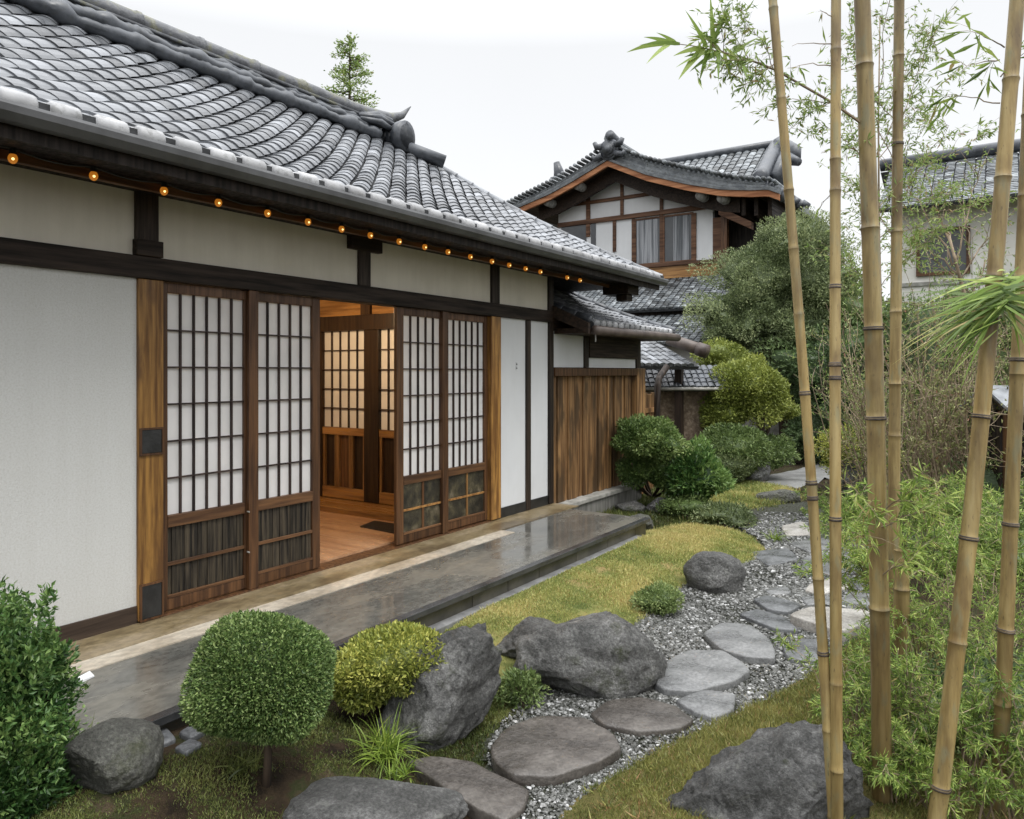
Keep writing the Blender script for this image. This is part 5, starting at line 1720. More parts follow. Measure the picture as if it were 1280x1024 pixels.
# ================================================================== PLANTS
def sphere_dirs(n):
    d = rng.normal(size=(n, 3))
    return norm(d)
def lump(d, k, amp, seed, kap=9):
    r_ = np.random.default_rng(seed)
    b = norm(r_.normal(size=(k, 3)))
    s = np.zeros(len(d))
    for q in b:
        s += np.exp((d @ q - 1) * kap)
    return 1 + amp * (s / max(s.mean(), 1e-6) - 1)
def blob_leaves(mb, c, rad, n, size, asp=.5, shell=.3, out=.8, upb=.3, seed=1, amp=.10, k=14, tint0=.45, tspread=.2, zmin=None, dens=None, kap=9, holes=0.0, power=2.0):
    c, rad = np.asarray(c, float), np.asarray(rad, float)
    d = sphere_dirs(n)
    lf = lump(d, k, amp, seed, kap)
    r = lf * (1 - shell * rng.random(n) ** 1.6)
    if holes:
        hn = np.array([mnoise.noise(Vector(q) * 3.1 + Vector((seed, 0, 0))) for q in d])
        keep = hn > -holes + rng.normal(size=n) * .1
        d, r, lf = d[keep], r[keep], lf[keep]
    if power != 2.0:
        r = r / (np.abs(d) ** power).sum(1) ** (1 / power)
    P = c + d * r[:, None] * rad
    if zmin is not None:
        kk = P[:, 2] > zmin
        P, d, r, lf = P[kk], d[kk], r[kk], lf[kk]
    n = len(P)
    D = d * out + rng.normal(size=(n, 3)) * .65 + np.array((0, 0, upb))
    t = tint0 + rng.normal(size=n) * tspread + (lf - 1) * .8
    leaves(mb, P, D, size * (.6 + .8 * rng.random(n)), size * asp * (.7 + .6 * rng.random(n)), t)
def core(mb, c, rad, seed=1, amp=.10, k=14, kap=9, s=.80):  # solid dark mass added inside the leaves to block light through the crown
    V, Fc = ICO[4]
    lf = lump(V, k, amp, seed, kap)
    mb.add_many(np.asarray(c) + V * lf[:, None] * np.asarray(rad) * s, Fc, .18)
def stems(mb, base, targets, r0=.012, r1=.004, n=6, bend=.1):
    base = np.asarray(base, float)
    for t in targets:
        t = np.asarray(t, float)
        k = np.linspace(0, 1, 6)
        P = base + (t - base) * k[:, None]
        P += (np.sin(k * math.pi) * bend)[:, None] * rng.normal(size=3) * np.linalg.norm(t - base) * .5
        mb.tube(P, np.linspace(r0, r1, 6), n, tint=random.random())

def shrub(name, base, label, cat, blobs, mat, leaf, stem_r=.012, nst=5, grp=None, with_core=True):
    """blobs: (centre, radii, n, seed, options)"""
    t = thing(name, base, label, cat, grp)
    mb = MB()
    for (c, r, n, sd, kw) in blobs:
        blob_leaves(mb, c, r, n, leaf, seed=sd, **kw)
        if with_core:
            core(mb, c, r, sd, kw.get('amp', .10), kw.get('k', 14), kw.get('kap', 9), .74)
    mb.build('foliage', M[mat], t)
    sb_ = MB()
    tg = []
    for (c, r, n, sd, kw) in blobs:
        for _ in range(nst):
            tg.append(np.asarray(c) + rng.normal(size=3) * np.asarray(r) * .35)
    stems(sb_, base, tg, stem_r, stem_r * .35)
    sb_.build('stem', M['trunk'], t, smooth=True)
    return t

# clipped ball on a thin trunk
b0 = terrain(333, 975)
cb = at(332, 845, -ST * b0[0] + CT * b0[1])
t = thing('topiary_ball', b0, 'dense clipped green ball shrub on a thin trunk in front of the deck', 'shrub')
mb = MB()
RB = np.array((.086, .086, .082)) * (-ST * b0[0] + CT * b0[1])
blob_leaves(mb, cb, RB, 44000, .0150, .55, .22, .9, .2, 5, .09, 26, .42, .30, kap=16, power=2.15)
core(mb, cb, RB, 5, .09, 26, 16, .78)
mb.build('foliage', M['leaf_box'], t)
sb_ = MB()
sb_.tube([b0 - (0, 0, .03), b0 + (.01, 0, .1), (b0 + cb) / 2 + (.01, 0, 0), cb], [.02, .016, .014, .012], 8)
stems(sb_, b0 + (cb - b0) * .45, [cb + np.clip(rng.normal(size=3), -1.2, 1.2) * np.array((.09, .09, .04)) for _ in range(8)], .008, .003, bend=.03)
sb_.build('trunk', M['trunk'], t, smooth=True)

# big-leaved bush at the edge of the view
b0 = ground(15, 1090)
t = thing('leafy_bush', b0, 'tall glossy dark green leafy bush in front of the bare plaster wall', 'shrub')
mb = MB()
for (px, py, d, r, n, sd) in ((-5, 985, 2.75, (.25, .30, .28), 7500, 2), (-2, 880, 2.80, (.24, .28, .26), 6500, 3), (-22, 815, 2.85, (.15, .2, .18), 3000, 4), (35, 830, 2.8, (.10, .12, .10), 1100, 6), (-60, 900, 2.8, (.3, .3, .4), 5000, 7)):
    c = at(px, py, d)
    blob_leaves(mb, c, r, int(n * 1.9), .027, .46, .6, .7, .55, sd, .30, 30, .42, .26, kap=20)
    core(mb, c, r, sd, .30, 30, 20, .5)
# upright shoots along the outline
for _ in range(90):
    p = at(rng.uniform(-30, 66), rng.uniform(765, 980), 2.70 + rng.uniform(-.12, .15))
    n = 26
    k = rng.random(n)
    up = np.array((rng.normal() * .25 + .12, rng.normal() * .2, 1.0))
    P = p + up * (k * .12)[:, None]
    leaves(mb, P, rng.normal(size=(n, 3)) * .7 + up * .7, .028, .012, .62 + rng.normal(size=n) * .2)
mb.build('foliage', M['leaf_bush'], t)
sb_ = MB(); stems(sb_, b0, [at(10, 950, 2.75), at(0, 850, 2.8), at(-20, 780, 2.85), at(50, 820, 2.8), at(-60, 900, 2.8)], .02, .006)
sb_.build('stem', M['trunk'], t, smooth=True)

# yellow green azalea behind the tilted boulder
b0 = ground(488, 900)
shrub('azalea_bush', b0, 'yellow green dome shrub tucked between the clipped ball and the tilted boulder', 'shrub',
      [(at(502, 822, 3.85), (.30, .28, .15), 10000, 8, dict(asp=.5, shell=.35, tint0=.55, amp=.12, tspread=.24)),
       (at(455, 848, 3.75), (.17, .20, .14), 4600, 9, dict(asp=.5, shell=.35, tint0=.48, amp=.12))], 'leaf_yellow', .024, .012, 5)
# grass tufts
def tuft(px, py, n, L, label, mat='tuft', spread=.5, w=.007, droop=1.3):
    b = terrain(px, py)
    d = np.column_stack([rng.normal(size=(n, 2)) * spread, np.ones(n)])
    P = np.column_stack([b[0] + rng.normal(size=n) * .03, b[1] + rng.normal(size=n) * .03, np.full(n, b[2] - .005)])
    mb = MB()
    strips(mb, P, d, L * (.6 + .6 * rng.random(n)), w, droop * (.6 + .8 * rng.random(n)), .45 + rng.normal(size=n) * .22, 6)
    return tag(mb.build('grass_tuft', M[mat], loc=b), label, 'grass tuft')
tuft(482, 944, 170, .20, 'arching green grass tuft at the foot of the tilted boulder')
tuft(500, 968, 60, .09, 'short bright grass tuft between the tilted boulder and the flat grey boulder')
tuft(300, 962, 60, .12, 'thin dark grass tuft beside the trunk of the clipped ball', 'moss_blade')
tuft(92, 965, 40, .2, 'small upright weed beside the mossy boulder', 'moss_blade', .3)
tuft(918, 706, 80, .12, 'small dark green tuft just behind the smooth round boulder', 'moss_blade', .8)
tuft(968, 676, 60, .22, 'green weed tuft beside the pinkish stepping stone', 'tuft', .6)
# small plants by the big boulder
shrub('low_shrub', ground(655, 888), 'low green weed clump between the tilted boulder and the large rounded boulder', 'shrub',
      [(ground(650, 880) + (0, 0, .08), (.13, .12, .11), 1300, 11, dict(asp=.45, shell=.7, tint0=.45, amp=.2))], 'leaf_mid', .028, .005, 8, with_core=False)
shrub('low_shrub', ground(824, 768), 'small pale green shrub at the edge of the lawn behind the large rounded boulder', 'shrub',
      [(ground(822, 766) + (0, 0, .10), (.17, .15, .11), 3200, 12, dict(asp=.45, shell=.5, tint0=.62, amp=.16))], 'leaf_mid', .025, .006, 8)
# shrubs at the far end of the deck
b0 = ground(815, 622)
shrub('clipped_shrub', b0, 'multi stemmed clipped green shrub with a flat top against the plank fence', 'shrub',
      [(at(805, 548, 9.9), (.40, .38, .26), 9500, 13, dict(asp=.55, shell=.4, tint0=.46, amp=.22, k=26, kap=18, power=2.8)),
       (at(830, 590, 9.9), (.26, .26, .22), 3200, 14, dict(asp=.55, shell=.5, tint0=.34, amp=.15)),
       (at(792, 588, 9.95), (.22, .2, .2), 2200, 15, dict(asp=.55, shell=.5, tint0=.30, amp=.15))], 'leaf_box', .045, .022, 3)
b0 = ground(862, 634)
shrub('clipped_shrub', b0, 'bright leafy green shrub in front of the clay wall, next to the lawn', 'shrub',
      [(at(863, 595, 9.6), (.36, .33, .36), 5500, 16, dict(asp=.42, shell=.5, tint0=.62, amp=.26, k=26, kap=16, upb=.5, out=.9))], 'leaf_bush', .075, .014, 8)
shrub('low_shrub', ground(905, 662), 'low grey green ground shrub at the tip of the lawn', 'shrub',
      [(ground(908, 655) + (0, 0, .10), (.36, .3, .15), 3000, 17, dict(asp=.45, shell=.5, tint0=.45, amp=.2))], 'leaf_olive', .04, .008, 8)
shrub('low_shrub', ground(862, 650), 'low dark ground shrub under the bright leafy one', 'shrub',
      [(ground(858, 645) + (0, 0, .10), (.38, .3, .16), 2600, 18, dict(asp=.45, shell=.5, tint0=.3, amp=.2))], 'leaf_mid', .04, .008, 8)
# cloud pruned dome and the shrubs beneath it
b0 = ground(930, 598)
shrub('cloud_pruned_tree', b0, 'rounded yellow green clipped dome tree beside the clay wall', 'tree',
      [(at(932, 487, 12.8), (.70, .6, .46), 15000, 19, dict(asp=.5, shell=.35, tint0=.50, amp=.18, k=40, kap=24, power=2.5)),
       (at(905, 515, 12.8), (.42, .4, .32), 5000, 20, dict(asp=.5, shell=.4, tint0=.36, amp=.12)),
       (at(975, 512, 13.0), (.32, .3, .16), 2600, 41, dict(asp=.5, shell=.5, tint0=.40, amp=.15))], 'leaf_lime', .055, .05, 2)
b0 = ground(918, 603)
shrub('rounded_shrub', b0, 'dark green bushy shrub under the yellow green dome tree', 'shrub',
      [(at(915, 560, 12.2), (.60, .5, .42), 7000, 21, dict(asp=.5, shell=.4, tint0=.35, amp=.16, k=20)),
       (at(960, 565, 12.6), (.42, .4, .30), 3500, 42, dict(asp=.5, shell=.4, tint0=.35, amp=.16))], 'leaf_mid', .055, .02, 6)
shrub('rounded_shrub', ground(908, 606), 'soft grey green mound shrub touching the pale angular boulder', 'shrub',
      [(at(905, 585, 11.9), (.46, .4, .26), 5000, 22, dict(asp=.45, shell=.4, tint0=.45, amp=.12))], 'leaf_olive', .045, .014, 6)
shrub('rounded_shrub', ground(885, 560), 'brown tinged shrub crown above the coping of the clay wall', 'shrub',
      [(at(905, 448, 14.2), (.55, .5, .35), 4000, 43, dict(asp=.5, shell=.5, tint0=.45, amp=.18))], 'leaf_lime', .055, .03, 6)
# the large round tree
b0 = np.array(ground(1000, 566)); b0 = at(1000, 565, 15.6); b0[2] = GZ
t = thing('round_tree', b0, 'large rounded grey green tree in front of the gabled house', 'tree')
mb = MB()
TC = [((968, 345), 16.2, (1.42, 1.2, 1.15), 16000, .50), ((925, 395), 15.9, (.95, .9, .80), 8000, .40), ((1020, 380), 16.2, (1.05, 1.0, .95), 9000, .42), ((905, 420), 15.8, (.62, .6, .5), 3800, .36), ((985, 420), 15.7, (1.0, .9, .6), 6500, .34), ((985, 305), 16.3, (.95, .9, .62), 6500, .56), ((1050, 420), 16.2, (.7, .7, .7), 4200, .36)]
for k, ((px, py), d, r, n, tt) in enumerate(TC):
    px = 975 + (px - 975) * .93 + 8
    c = at(px, py, d)
    r = tuple(q * .94 for q in r)
    blob_leaves(mb, c, r, int(n * 2.5), .056, .42, .45, .8, .5, 50 + k, .26, 60, tt - .02, .22, kap=40)
    core(mb, c, r, 50 + k, .26, 60, 40, .66)
mb.build('crown', M['leaf_olive'], t)
sb_ = MB()
tp = at(985, 430, 15.9)
sb_.tube([b0 - (0, 0, .1), b0 + (0, 0, .6), (b0 + tp) / 2 + (.1, 0, .1), tp, at(970, 360, 16.1)], [.19, .15, .13, .11, .06], 10)
for (px, py), d, r, n, tt in TC:
    stems(sb_, b0 + np.array((0, 0, 1.2)), [at(px, py, d)], .07, .025, 7)
sb_.build('trunk', M['trunk'], t, smooth=True)
# dark evergreen mass beneath / beside it, one shrub each
for k, (px, py, d, r, n, mat_, lab, tt) in enumerate((
    (1035, 475, 14.8, (.95, .8, .95), 11000, 'leaf_dark', 'dark evergreen shrub under the large rounded tree', .5),
    (1072, 520, 14.2, (.70, .7, .65), 6000, 'leaf_dark', 'dark low evergreen beside the far path', .42),
    (1000, 480, 16.6, (.75, .7, .60), 6000, 'leaf_dark', 'deep green hedge clump behind the yellow green dome tree', .38),
    (1085, 420, 15.2, (.8, .7, .75), 6500, 'leaf_mid', 'mid green bushy tree behind the thick bamboo', .42),
    (1120, 470, 14.6, (.9, .8, 1.2), 9000, 'leaf_dark', 'tall dark hedge bush behind the twiggy thicket', .46),
    (1205, 450, 14.4, (1.2, .8, 1.3), 10000, 'leaf_mid', 'broad green hedge bush in front of the white storehouse', .34),
    (1300, 440, 14.0, (1.1, .8, 1.4), 8000, 'leaf_mid', 'green hedge bush beyond the little dark shed', .36))):
    c = at(px, py, d)
    b = np.array((c[0], c[1], GZ))
    low = c.copy(); low[2] = max(GZ + r[2] * .5, c[2] - r[2] * 1.1)
    blobs = [(c, r, n, 60 + k, dict(asp=.45, shell=.45, tint0=tt, amp=.30, k=44, kap=26))]
    if c[2] - r[2] > GZ + .2:
        blobs.append((low, (r[0] * .9, r[1] * .9, max(.4, (low[2] - GZ) * .95)), n // 2, 80 + k, dict(asp=.45, shell=.5, tint0=tt - .08, amp=.2, k=24, kap=14)))
    shrub('evergreen_shrub', b, lab, 'shrub', blobs, mat_, .08, .03, 3)
# yellow green bush beside the path
b0 = ground(1070, 610)
shrub('yellow_bush', b0, 'loose yellow green bush behind the thick bamboo, above the dark boulders', 'shrub',
      [(at(1075, 568, 11.0), (.50, .4, .40), 4200, 23, dict(asp=.32, shell=.7, tint0=.5, amp=.2, upb=.3)), (at(1045, 555, 11.0), (.3, .25, .22), 1500, 24, dict(asp=.3, shell=.8, tint0=.65, amp=.2))], 'leaf_yellow', .06, .012, 6, with_core=False)
# low wall and wooden posts seen under the trees
gp = at(975, 560, 16.0)
gt = thing('garden_gate', (gp[0], gp[1], GZ), 'old brown timber gate posts under the trees at the end of the path', 'gate')
q = MB(); obox(q, gp + rx * .13, .13, .06, GZ, .72); q.build('post', M['trunk'], gt)
q = MB(); obox(q, gp - rx * .42, .07, .06, GZ, .72); q.build('post', M['trunk'], gt)
q = MB(); obox(q, gp, .8, .05, .60, .74); q.build('rail', M['trunk'], gt)
q = MB(); obox(q, gp + fw * .12, .95, .02, GZ, .62); q.build('back_panel', M['coping'], gt)

# twiggy thicket
def thicket(base, nst, hgt, spread, nl, label, mat='leaf_dry', leaf=.035, seed=3, lean=(0, 0)):
    t = thing('twiggy_shrub', base, label, 'shrub', )
    tw, lf = MB(), MB()
    allP = []
    for k in range(nst):
        a = rng.random() * 6.28
        s = rng.random() ** .6
        b = base + np.array((math.cos(a) * .22 * s, math.sin(a) * .22 * s, -.02))
        L = hgt * rng.uniform(.55, 1.05)
        top = b + np.array((math.cos(a) * spread * s + lean[0] + rng.normal() * .1, math.sin(a) * spread * s + lean[1] + rng.normal() * .1, L))
        u = np.linspace(0, 1, 7)
        mid = b + (top - b) * .5 + rng.normal(size=3) * .08 * hgt
        P = ((1 - u) ** 2)[:, None] * b + (2 * u * (1 - u))[:, None] * mid + (u ** 2)[:, None] * top
        tw.tube(P, np.linspace(.010, .0025, 7), 4, tint=random.random(), caps=False)
        for _ in range(6):
            q0 = P[rng.integers(2, 6)] + (P[6] - P[5]) * rng.random()
            dr = norm(P[6] - P[3] + rng.normal(size=3) * .35 * hgt)
            q1 = q0 + dr * hgt * rng.uniform(.12, .30)
            tw.tube([q0, (q0 + q1) / 2 + rng.normal(size=3) * .015, q1], [.004, .003, .0015], 3, tint=random.random(), caps=False)
            allP.append(q0 + (q1 - q0) * rng.random((nl, 1)))
        allP.append(P[3] + (P[6] - P[3]) * rng.random((nl, 1)))
    allP = np.concatenate(allP) + rng.normal(size=(sum(len(x) for x in allP), 3)) * .02
    n = len(allP)
    leaves(lf, allP, rng.normal(size=(n, 3)) + np.array((0, 0, .5)), leaf * (.6 + .8 * rng.random(n)), leaf * .35, .5 + rng.normal(size=n) * .25)
    tw.build('twigs', M['twig'], t)
    lf.build('leaves', M[mat], t)
    return t
for k, (px, py, d, ns, h, sp, nl, mat_, lab) in enumerate((
    (1150, 640, 8.2, 60, 2.5, .95, 10, 'leaf_dry', 'bare brown twiggy shrub rising between the two stout bamboo stems'),
    (1215, 640, 7.6, 46, 2.4, .80, 9, 'leaf_dry', 'twiggy reddish brown thicket beside the little dark shed'),
    (1105, 620, 9.4, 40, 2.3, .75, 10, 'leaf_fine', 'loose green twiggy shrub close behind the thick bamboo'),
    (1270, 640, 8.6, 40, 2.9, .9, 10, 'leaf_fine', 'tall loose shrub behind the little dark shed'))):
    b = at(px, py, d); b[2] = GZ
    thicket(b, ns, h, sp, nl, lab, mat_, .05, k)

# fine-leaved airy trees whose sprays cross the sky
def spray(tw, lf, p0, p1, n_side, L_side, leafL, nleaf, sag=.1, r=.006, tint0=.5, leafw=.16, droop=.35):
    p0, p1 = np.asarray(p0, float), np.asarray(p1, float)
    u = np.linspace(0, 1, 9)
    l = np.linalg.norm(p1 - p0)
    P = p0 + (p1 - p0) * u[:, None] + np.sin(u * math.pi)[:, None] * np.array((0, 0, sag * l))
    P += rng.normal(size=(9, 3)) * l * .012
    tw.tube(P, np.linspace(r, r * .25, 9), 5, tint=random.random(), caps=False)
    for _ in range(n_side):
        k = rng.integers(1, 8)
        q0 = P[k] + (P[k + 1] - P[k]) * rng.random()
        d = norm(norm(P[k + 1] - P[k]) * .8 + rng.normal(size=3) * .75)
        q1 = q0 + d * L_side * rng.uniform(.4, 1.1)
        qm = (q0 + q1) / 2 + np.array((0, 0, .06 * L_side))
        tw.tube([q0, qm, q1], [r * .4, r * .3, r * .12], 3, tint=random.random(), caps=False)
        m = nleaf
        w = rng.random(m)
        B = q0 * ((1 - w) ** 2)[:, None] + qm * (2 * w * (1 - w))[:, None] + q1 * (w ** 2)[:, None]
        D = d * .6 + rng.normal(size=(m, 3)) * .7 - np.array((0, 0, droop))
        leaves(lf, B, D, leafL * (.6 + .7 * rng.random(m)), leafL * leafw, tint0 + rng.normal(size=m) * .22, .06)
def airy_tree(base, label, limbs, mat, leafL, nside, Lside, nleaf, rtr=.05, leafw=.2, tint0=.5, mids=None):
    t = thing('airy_tree', base, label, 'tree')
    tw, lf, tk = MB(), MB(), MB()
    b = np.asarray(base, float)
    for (j, tip) in limbs:
        j, tip = np.asarray(j, float), np.asarray(tip, float)
        spray(tw, lf, j, tip, nside, Lside, leafL, nleaf, .06, rtr * .3, tint0, leafw)
    if mids is not None:
        tk.tube([b - (0, 0, .1)] + [np.asarray(m_, float) for m_ in mids], np.linspace(rtr, rtr * .35, len(mids) + 1), 8)
        tk.build('trunk', M['twig'], t, smooth=True)
    tw.build('branches', M['twig'], t)
    lf.build('leaves', M[mat], t)
    return t
d = 8.5
b = at(1235, 620, d); b[2] = GZ
airy_tree(b, 'thin crooked tree with sparse fine leaves before the white storehouse', [
    (at(1195, 330, d), at(1150, 210, d + .2)), (at(1195, 330, d), at(1230, 200, d - .2)), (at(1200, 350, d), at(1270, 260, d)), (at(1200, 345, d), at(1120, 290, d + .4)),
    (at(1195, 330, d), at(1100, 200, d + .3)), (at(1230, 380, d), at(1285, 330, d)), (at(1225, 380, d), at(1160, 320, d + .2)), (at(1215, 330, d), at(1200, 250, d + .5)),
    (at(1220, 360, d), at(1250, 300, d + .5)), (at(1225, 400, d), at(1120, 380, d + .5)), (at(1225, 400, d), at(1280, 400, d + .3))],
    'leaf_fine', .055, 13, .42, 9, .035, .28, .6, [at(1232, 500, d), at(1220, 420, d), at(1198, 340, d), at(1185, 290, d)])
d = 6.2
b = at(1102, 640, d); b[2] = GZ
airy_tree(b, 'slender tree with feathery sprays reaching up behind the thick bamboo', [
    (at(1100, 330, d), at(1060, 230, d)), (at(1100, 280, d), at(1160, 150, d)), (at(1098, 250, d), at(1050, 130, d)), (at(1098, 200, d), at(1150, 40, d)), (at(1098, 150, d), at(1060, 20, d)),
    (at(1100, 300, d), at(1190, 240, d)), (at(1100, 260, d), at(1230, 170, d)), (at(1100, 360, d), at(1150, 300, d)), (at(1100, 380, d), at(1050, 320, d)), (at(1098, 120, d), at(1120, -60, d)), (at(1098, 200, d), at(1200, 90, d))],
    'leaf_fine', .045, 30, .32, 13, .013, .30, .6, [at(1103, 450, d), at(1099, 300, d), at(1098, 150, d), at(1100, 20, d)])

# conifer far behind the roof
ct = at(437, 60, 24.0)
b = np.array((ct[0], ct[1], GZ))
t = thing('conifer', b, 'thin pale green conifer top showing above the main roof ridge', 'tree')
tk, lf = MB(), MB()
top = at(437, 48, 24.0)
tk.tube([b, (b + top) / 2, top], [.16, .10, .015], 8)
nb = 120
for k in range(nb):
    f = k / nb
    z = top[2] - .1 - f * 5.2
    a = rng.random() * 6.28
    L = .14 + .30 * (f * 5.2) ** .9 + rng.uniform(-.05, .25)
    p0 = np.array((top[0] + (b[0] - top[0]) * 0, top[1], z))
    p1 = p0 + np.array((math.cos(a) * L, math.sin(a) * L, .12 * L + rng.uniform(-.05, .12)))
    tk.tube([p0, p1], [.018, .005], 4, caps=False)
    n = int(26 + 46 * min(1, L))
    u = rng.random(n) ** .7
    P = p0 + (p1 - p0) * u[:, None] + rng.normal(size=(n, 3)) * .055
    leaves(lf, P, (p1 - p0) / L + rng.normal(size=(n, 3)) * .6 + (0, 0, .2), .10, .045, .55 + rng.normal(size=n) * .2)
tk.build('trunk', M['trunk'], t)
lf.build('needles', M['leaf_fine'], t)

# ---- bamboo stems
def bamboo(px0, px1, d0, d1, diam, nodes, label, extra=2.2, strong=(), dark=0.0, bow=0):
    """px0/px1: x on the photograph at its top edge and at its bottom edge"""
    top, bot = at(px0, 0, d0), at(px1, 1024, d1)
    dv = top - bot
    foot = bot + dv * ((GZ - .03 - bot[2]) / dv[2])
    tip = top + dv * (extra / dv[2])
    t = thing('bamboo_stem', (foot[0], foot[1], GZ), label, 'bamboo', 'bamboo stems standing in a loose row')
    n = 60
    u = np.linspace(0, 1, n)
    P = foot + (tip - foot) * u[:, None]
    side = np.array((CT, ST, 0))
    P += (np.sin(u * math.pi * 1.7) * bow)[:, None] * side
    zt = lambda py: at(0, py, (d0 + d1) / 2)[2]
    nz_ = sorted(zt(p) for p in nodes)
    # carry the node rhythm on above the frame
    while nz_[-1] < tip[2] - .3:
        nz_.append(nz_[-1] + .34)
    if nz_[0] > GZ + .35:
        nz_.insert(0, max(GZ + .06, nz_[0] - .3))
    mb, lo = MB(), foot[2]
    cuts = [foot[2]] + [z for z in nz_ if foot[2] + .03 < z < tip[2]] + [tip[2]]
    rr = lambda z: diam / 2 * (1 - .30 * max(0, (z - foot[2]) / (tip[2] - foot[2])))
    at_z = lambda z: np.array([np.interp(z, P[:, 2], P[:, c]) for c in range(3)])
    for a, b in zip(cuts[:-1], cuts[1:]):
        zs_ = np.array([a, a + .012, a + .03, (a + b) / 2, b - .03, b - .010, b])
        if b - a < .08:
            zs_ = np.linspace(a, b, 5)
            f = np.array([1.06, 1, 1, 1, 1.05])
        else:
            f = np.array([1.10, .965, .98, .98, .985, 1.035, 1.12])
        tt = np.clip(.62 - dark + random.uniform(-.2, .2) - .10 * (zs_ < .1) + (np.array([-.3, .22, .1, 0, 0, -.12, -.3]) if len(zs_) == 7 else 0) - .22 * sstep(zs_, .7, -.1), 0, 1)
        pts = np.array([at_z(z) for z in zs_])
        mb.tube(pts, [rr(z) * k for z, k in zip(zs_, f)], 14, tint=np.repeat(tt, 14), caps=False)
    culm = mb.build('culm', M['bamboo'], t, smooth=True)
    for z in [zt(p) for p in strong]:
        if not (foot[2] + .03 < z < top[2] + .05): continue
        r = rr(z)
        ring = MB()
        p = at_z(z); ax = norm(tip - foot)
        ring.tube([p - ax * .008, p - ax * .006, p - ax * .001, p + ax * .002, p + ax * .007, p + ax * .009], [r * 1.02, r * 1.11, r * 1.17, r * 1.04, r * 1.14, r * 1.02], 14, tint=.5)
        ring.build('node_ring', M['bamboo_node'], t, smooth=True)
    return t, at_z, rr
def twig_with_leaves(t, specs, leafL, leafw, mat='leaf_bamboo', sag=.05, nside=0, Lside=.2, nleaf=8, r=.004, tint0=.55):
    for (p0, p1) in specs:
        tw, lf = MB(), MB()
        spray(tw, lf, p0, p1, nside, Lside, leafL, nleaf, sag, r, tint0, leafw)
        br_ = tw.build('branch', M['twig'], t)
        lf.build('leaves', M[mat], br_)
B1 = bamboo(966, 1041, 2.74, 2.62, .039, [118, 235, 310, 393, 492, 603, 622, 721, 812, 905], 'slender bamboo stem leaning away from the row, nearest the gabled house', bow=.012, strong=(492, 603, 622, 812))
B2 = bamboo(1045, 1047, 2.70, 2.60, .0425, [56, 196, 236, 358, 456, 473, 648, 850], 'pale straight upright bamboo stem beside the leaning slender one', bow=-.006, strong=(358, 456, 473, 648))
B3 = bamboo(1078, 1103, 3.05, 3.02, .078, [80, 285, 411, 523, 760, 960], 'thickest bamboo stem, brown with two dark rings', dark=.26, bow=.012, strong=(411, 523))
B4 = bamboo(1124, 1113, 4.3, 4.3, .070, [70, 180, 290, 390, 480], 'darker bamboo stem rising behind the thickest one', dark=.26, strong=(180,))
B5 = bamboo(1272, 1170, 2.90, 2.82, .066, [95, 220, 345, 521, 672, 800, 978], 'stout bamboo stem slanting in front of the undergrowth with a leaf fan', bow=.02, strong=(521, 672, 978))
B6 = bamboo(1292, 1247, 3.1, 3.02, .062, [450, 468, 655, 786], 'dark lower bamboo stem at the outer edge of the row', dark=.26, extra=1.0, strong=(450, 655, 786))
B7 = bamboo(1132, 1125, 4.0, 3.9, .10, [735, 880], 'grey weathered short bamboo stump among the ferns', dark=.30, extra=-2.95, strong=(880,))
# leaf fan on the stout stem: long blades
def fan(t, c, n, L, dirs, w, sprd, name='leaf_fan', droop=.5, tint0=.5, mat='leaf_bamboo'):
    mb = MB()
    d = norm(np.asarray(dirs, float))[None] + rng.normal(size=(n, 3)) * sprd
    P = np.asarray(c) + rng.normal(size=(n, 3)) * .02
    strips(mb, P, d, L * (.55 + .6 * rng.random(n)), w * (.6 + .7 * rng.random(n)), droop * (.3 + rng.random(n)), tint0 + rng.normal(size=n) * .24, 6, face=FC)
    mb.build(name, M[mat], t)
lw = -np.array((CT, ST, 0))
FC = -fw + np.array((0, 0, .9))
for (px, py, d_, n_, L_, dz, w_, t_) in ((1262, 362, 2.80, 26, .35, -.20, .011, .34), (1246, 380, 2.80, 28, .32, -.38, .010, .28), (1236, 396, 2.80, 22, .28, -.62, .008, .42), (1270, 350, 2.84, 16, .34, -.05, .010, .45)):
    fan(B5[0], at(px, py, d_), n_, L_, lw + np.array((0, 0, dz)), w_, .26, droop=.40, tint0=t_)
fan(B5[0], at(1250, 372, 2.80), 24, .27, -lw * .9 + np.array((0, 0, .12)), .015, .32, droop=.6, tint0=.42)
fan(B5[0], at(1255, 385, 2.80), 14, .26, -lw * .5 + np.array((0, 0, -.5)), .013, .32, droop=.4, tint0=.35)
mb = MB()
n = 9
strips(mb, np.array([at(1228, 392, 2.82)] * n) + rng.normal(size=(n, 3)) * .02, lw + rng.normal(size=(n, 3)) * .16 + np.array((0, 0, -.32)), .34 * (.7 + .4 * rng.random(n)), .008, .35, .95 + rng.normal(size=n) * .05, 6)
mb.build('dry_leaves', M['leaf_bamboo'], B5[0])
twig_with_leaves(B5[0], [(at(1256, 60, 2.9), at(1215, 40, 2.9)), (at(1250, 95, 2.9), at(1290, 60, 2.9)), (at(1250, 130, 2.9), at(1180, 120, 3.0)), (at(1250, 75, 2.9), at(1205, 85, 2.9))], .10, .16, nside=3, nleaf=5, Lside=.12, r=.003)
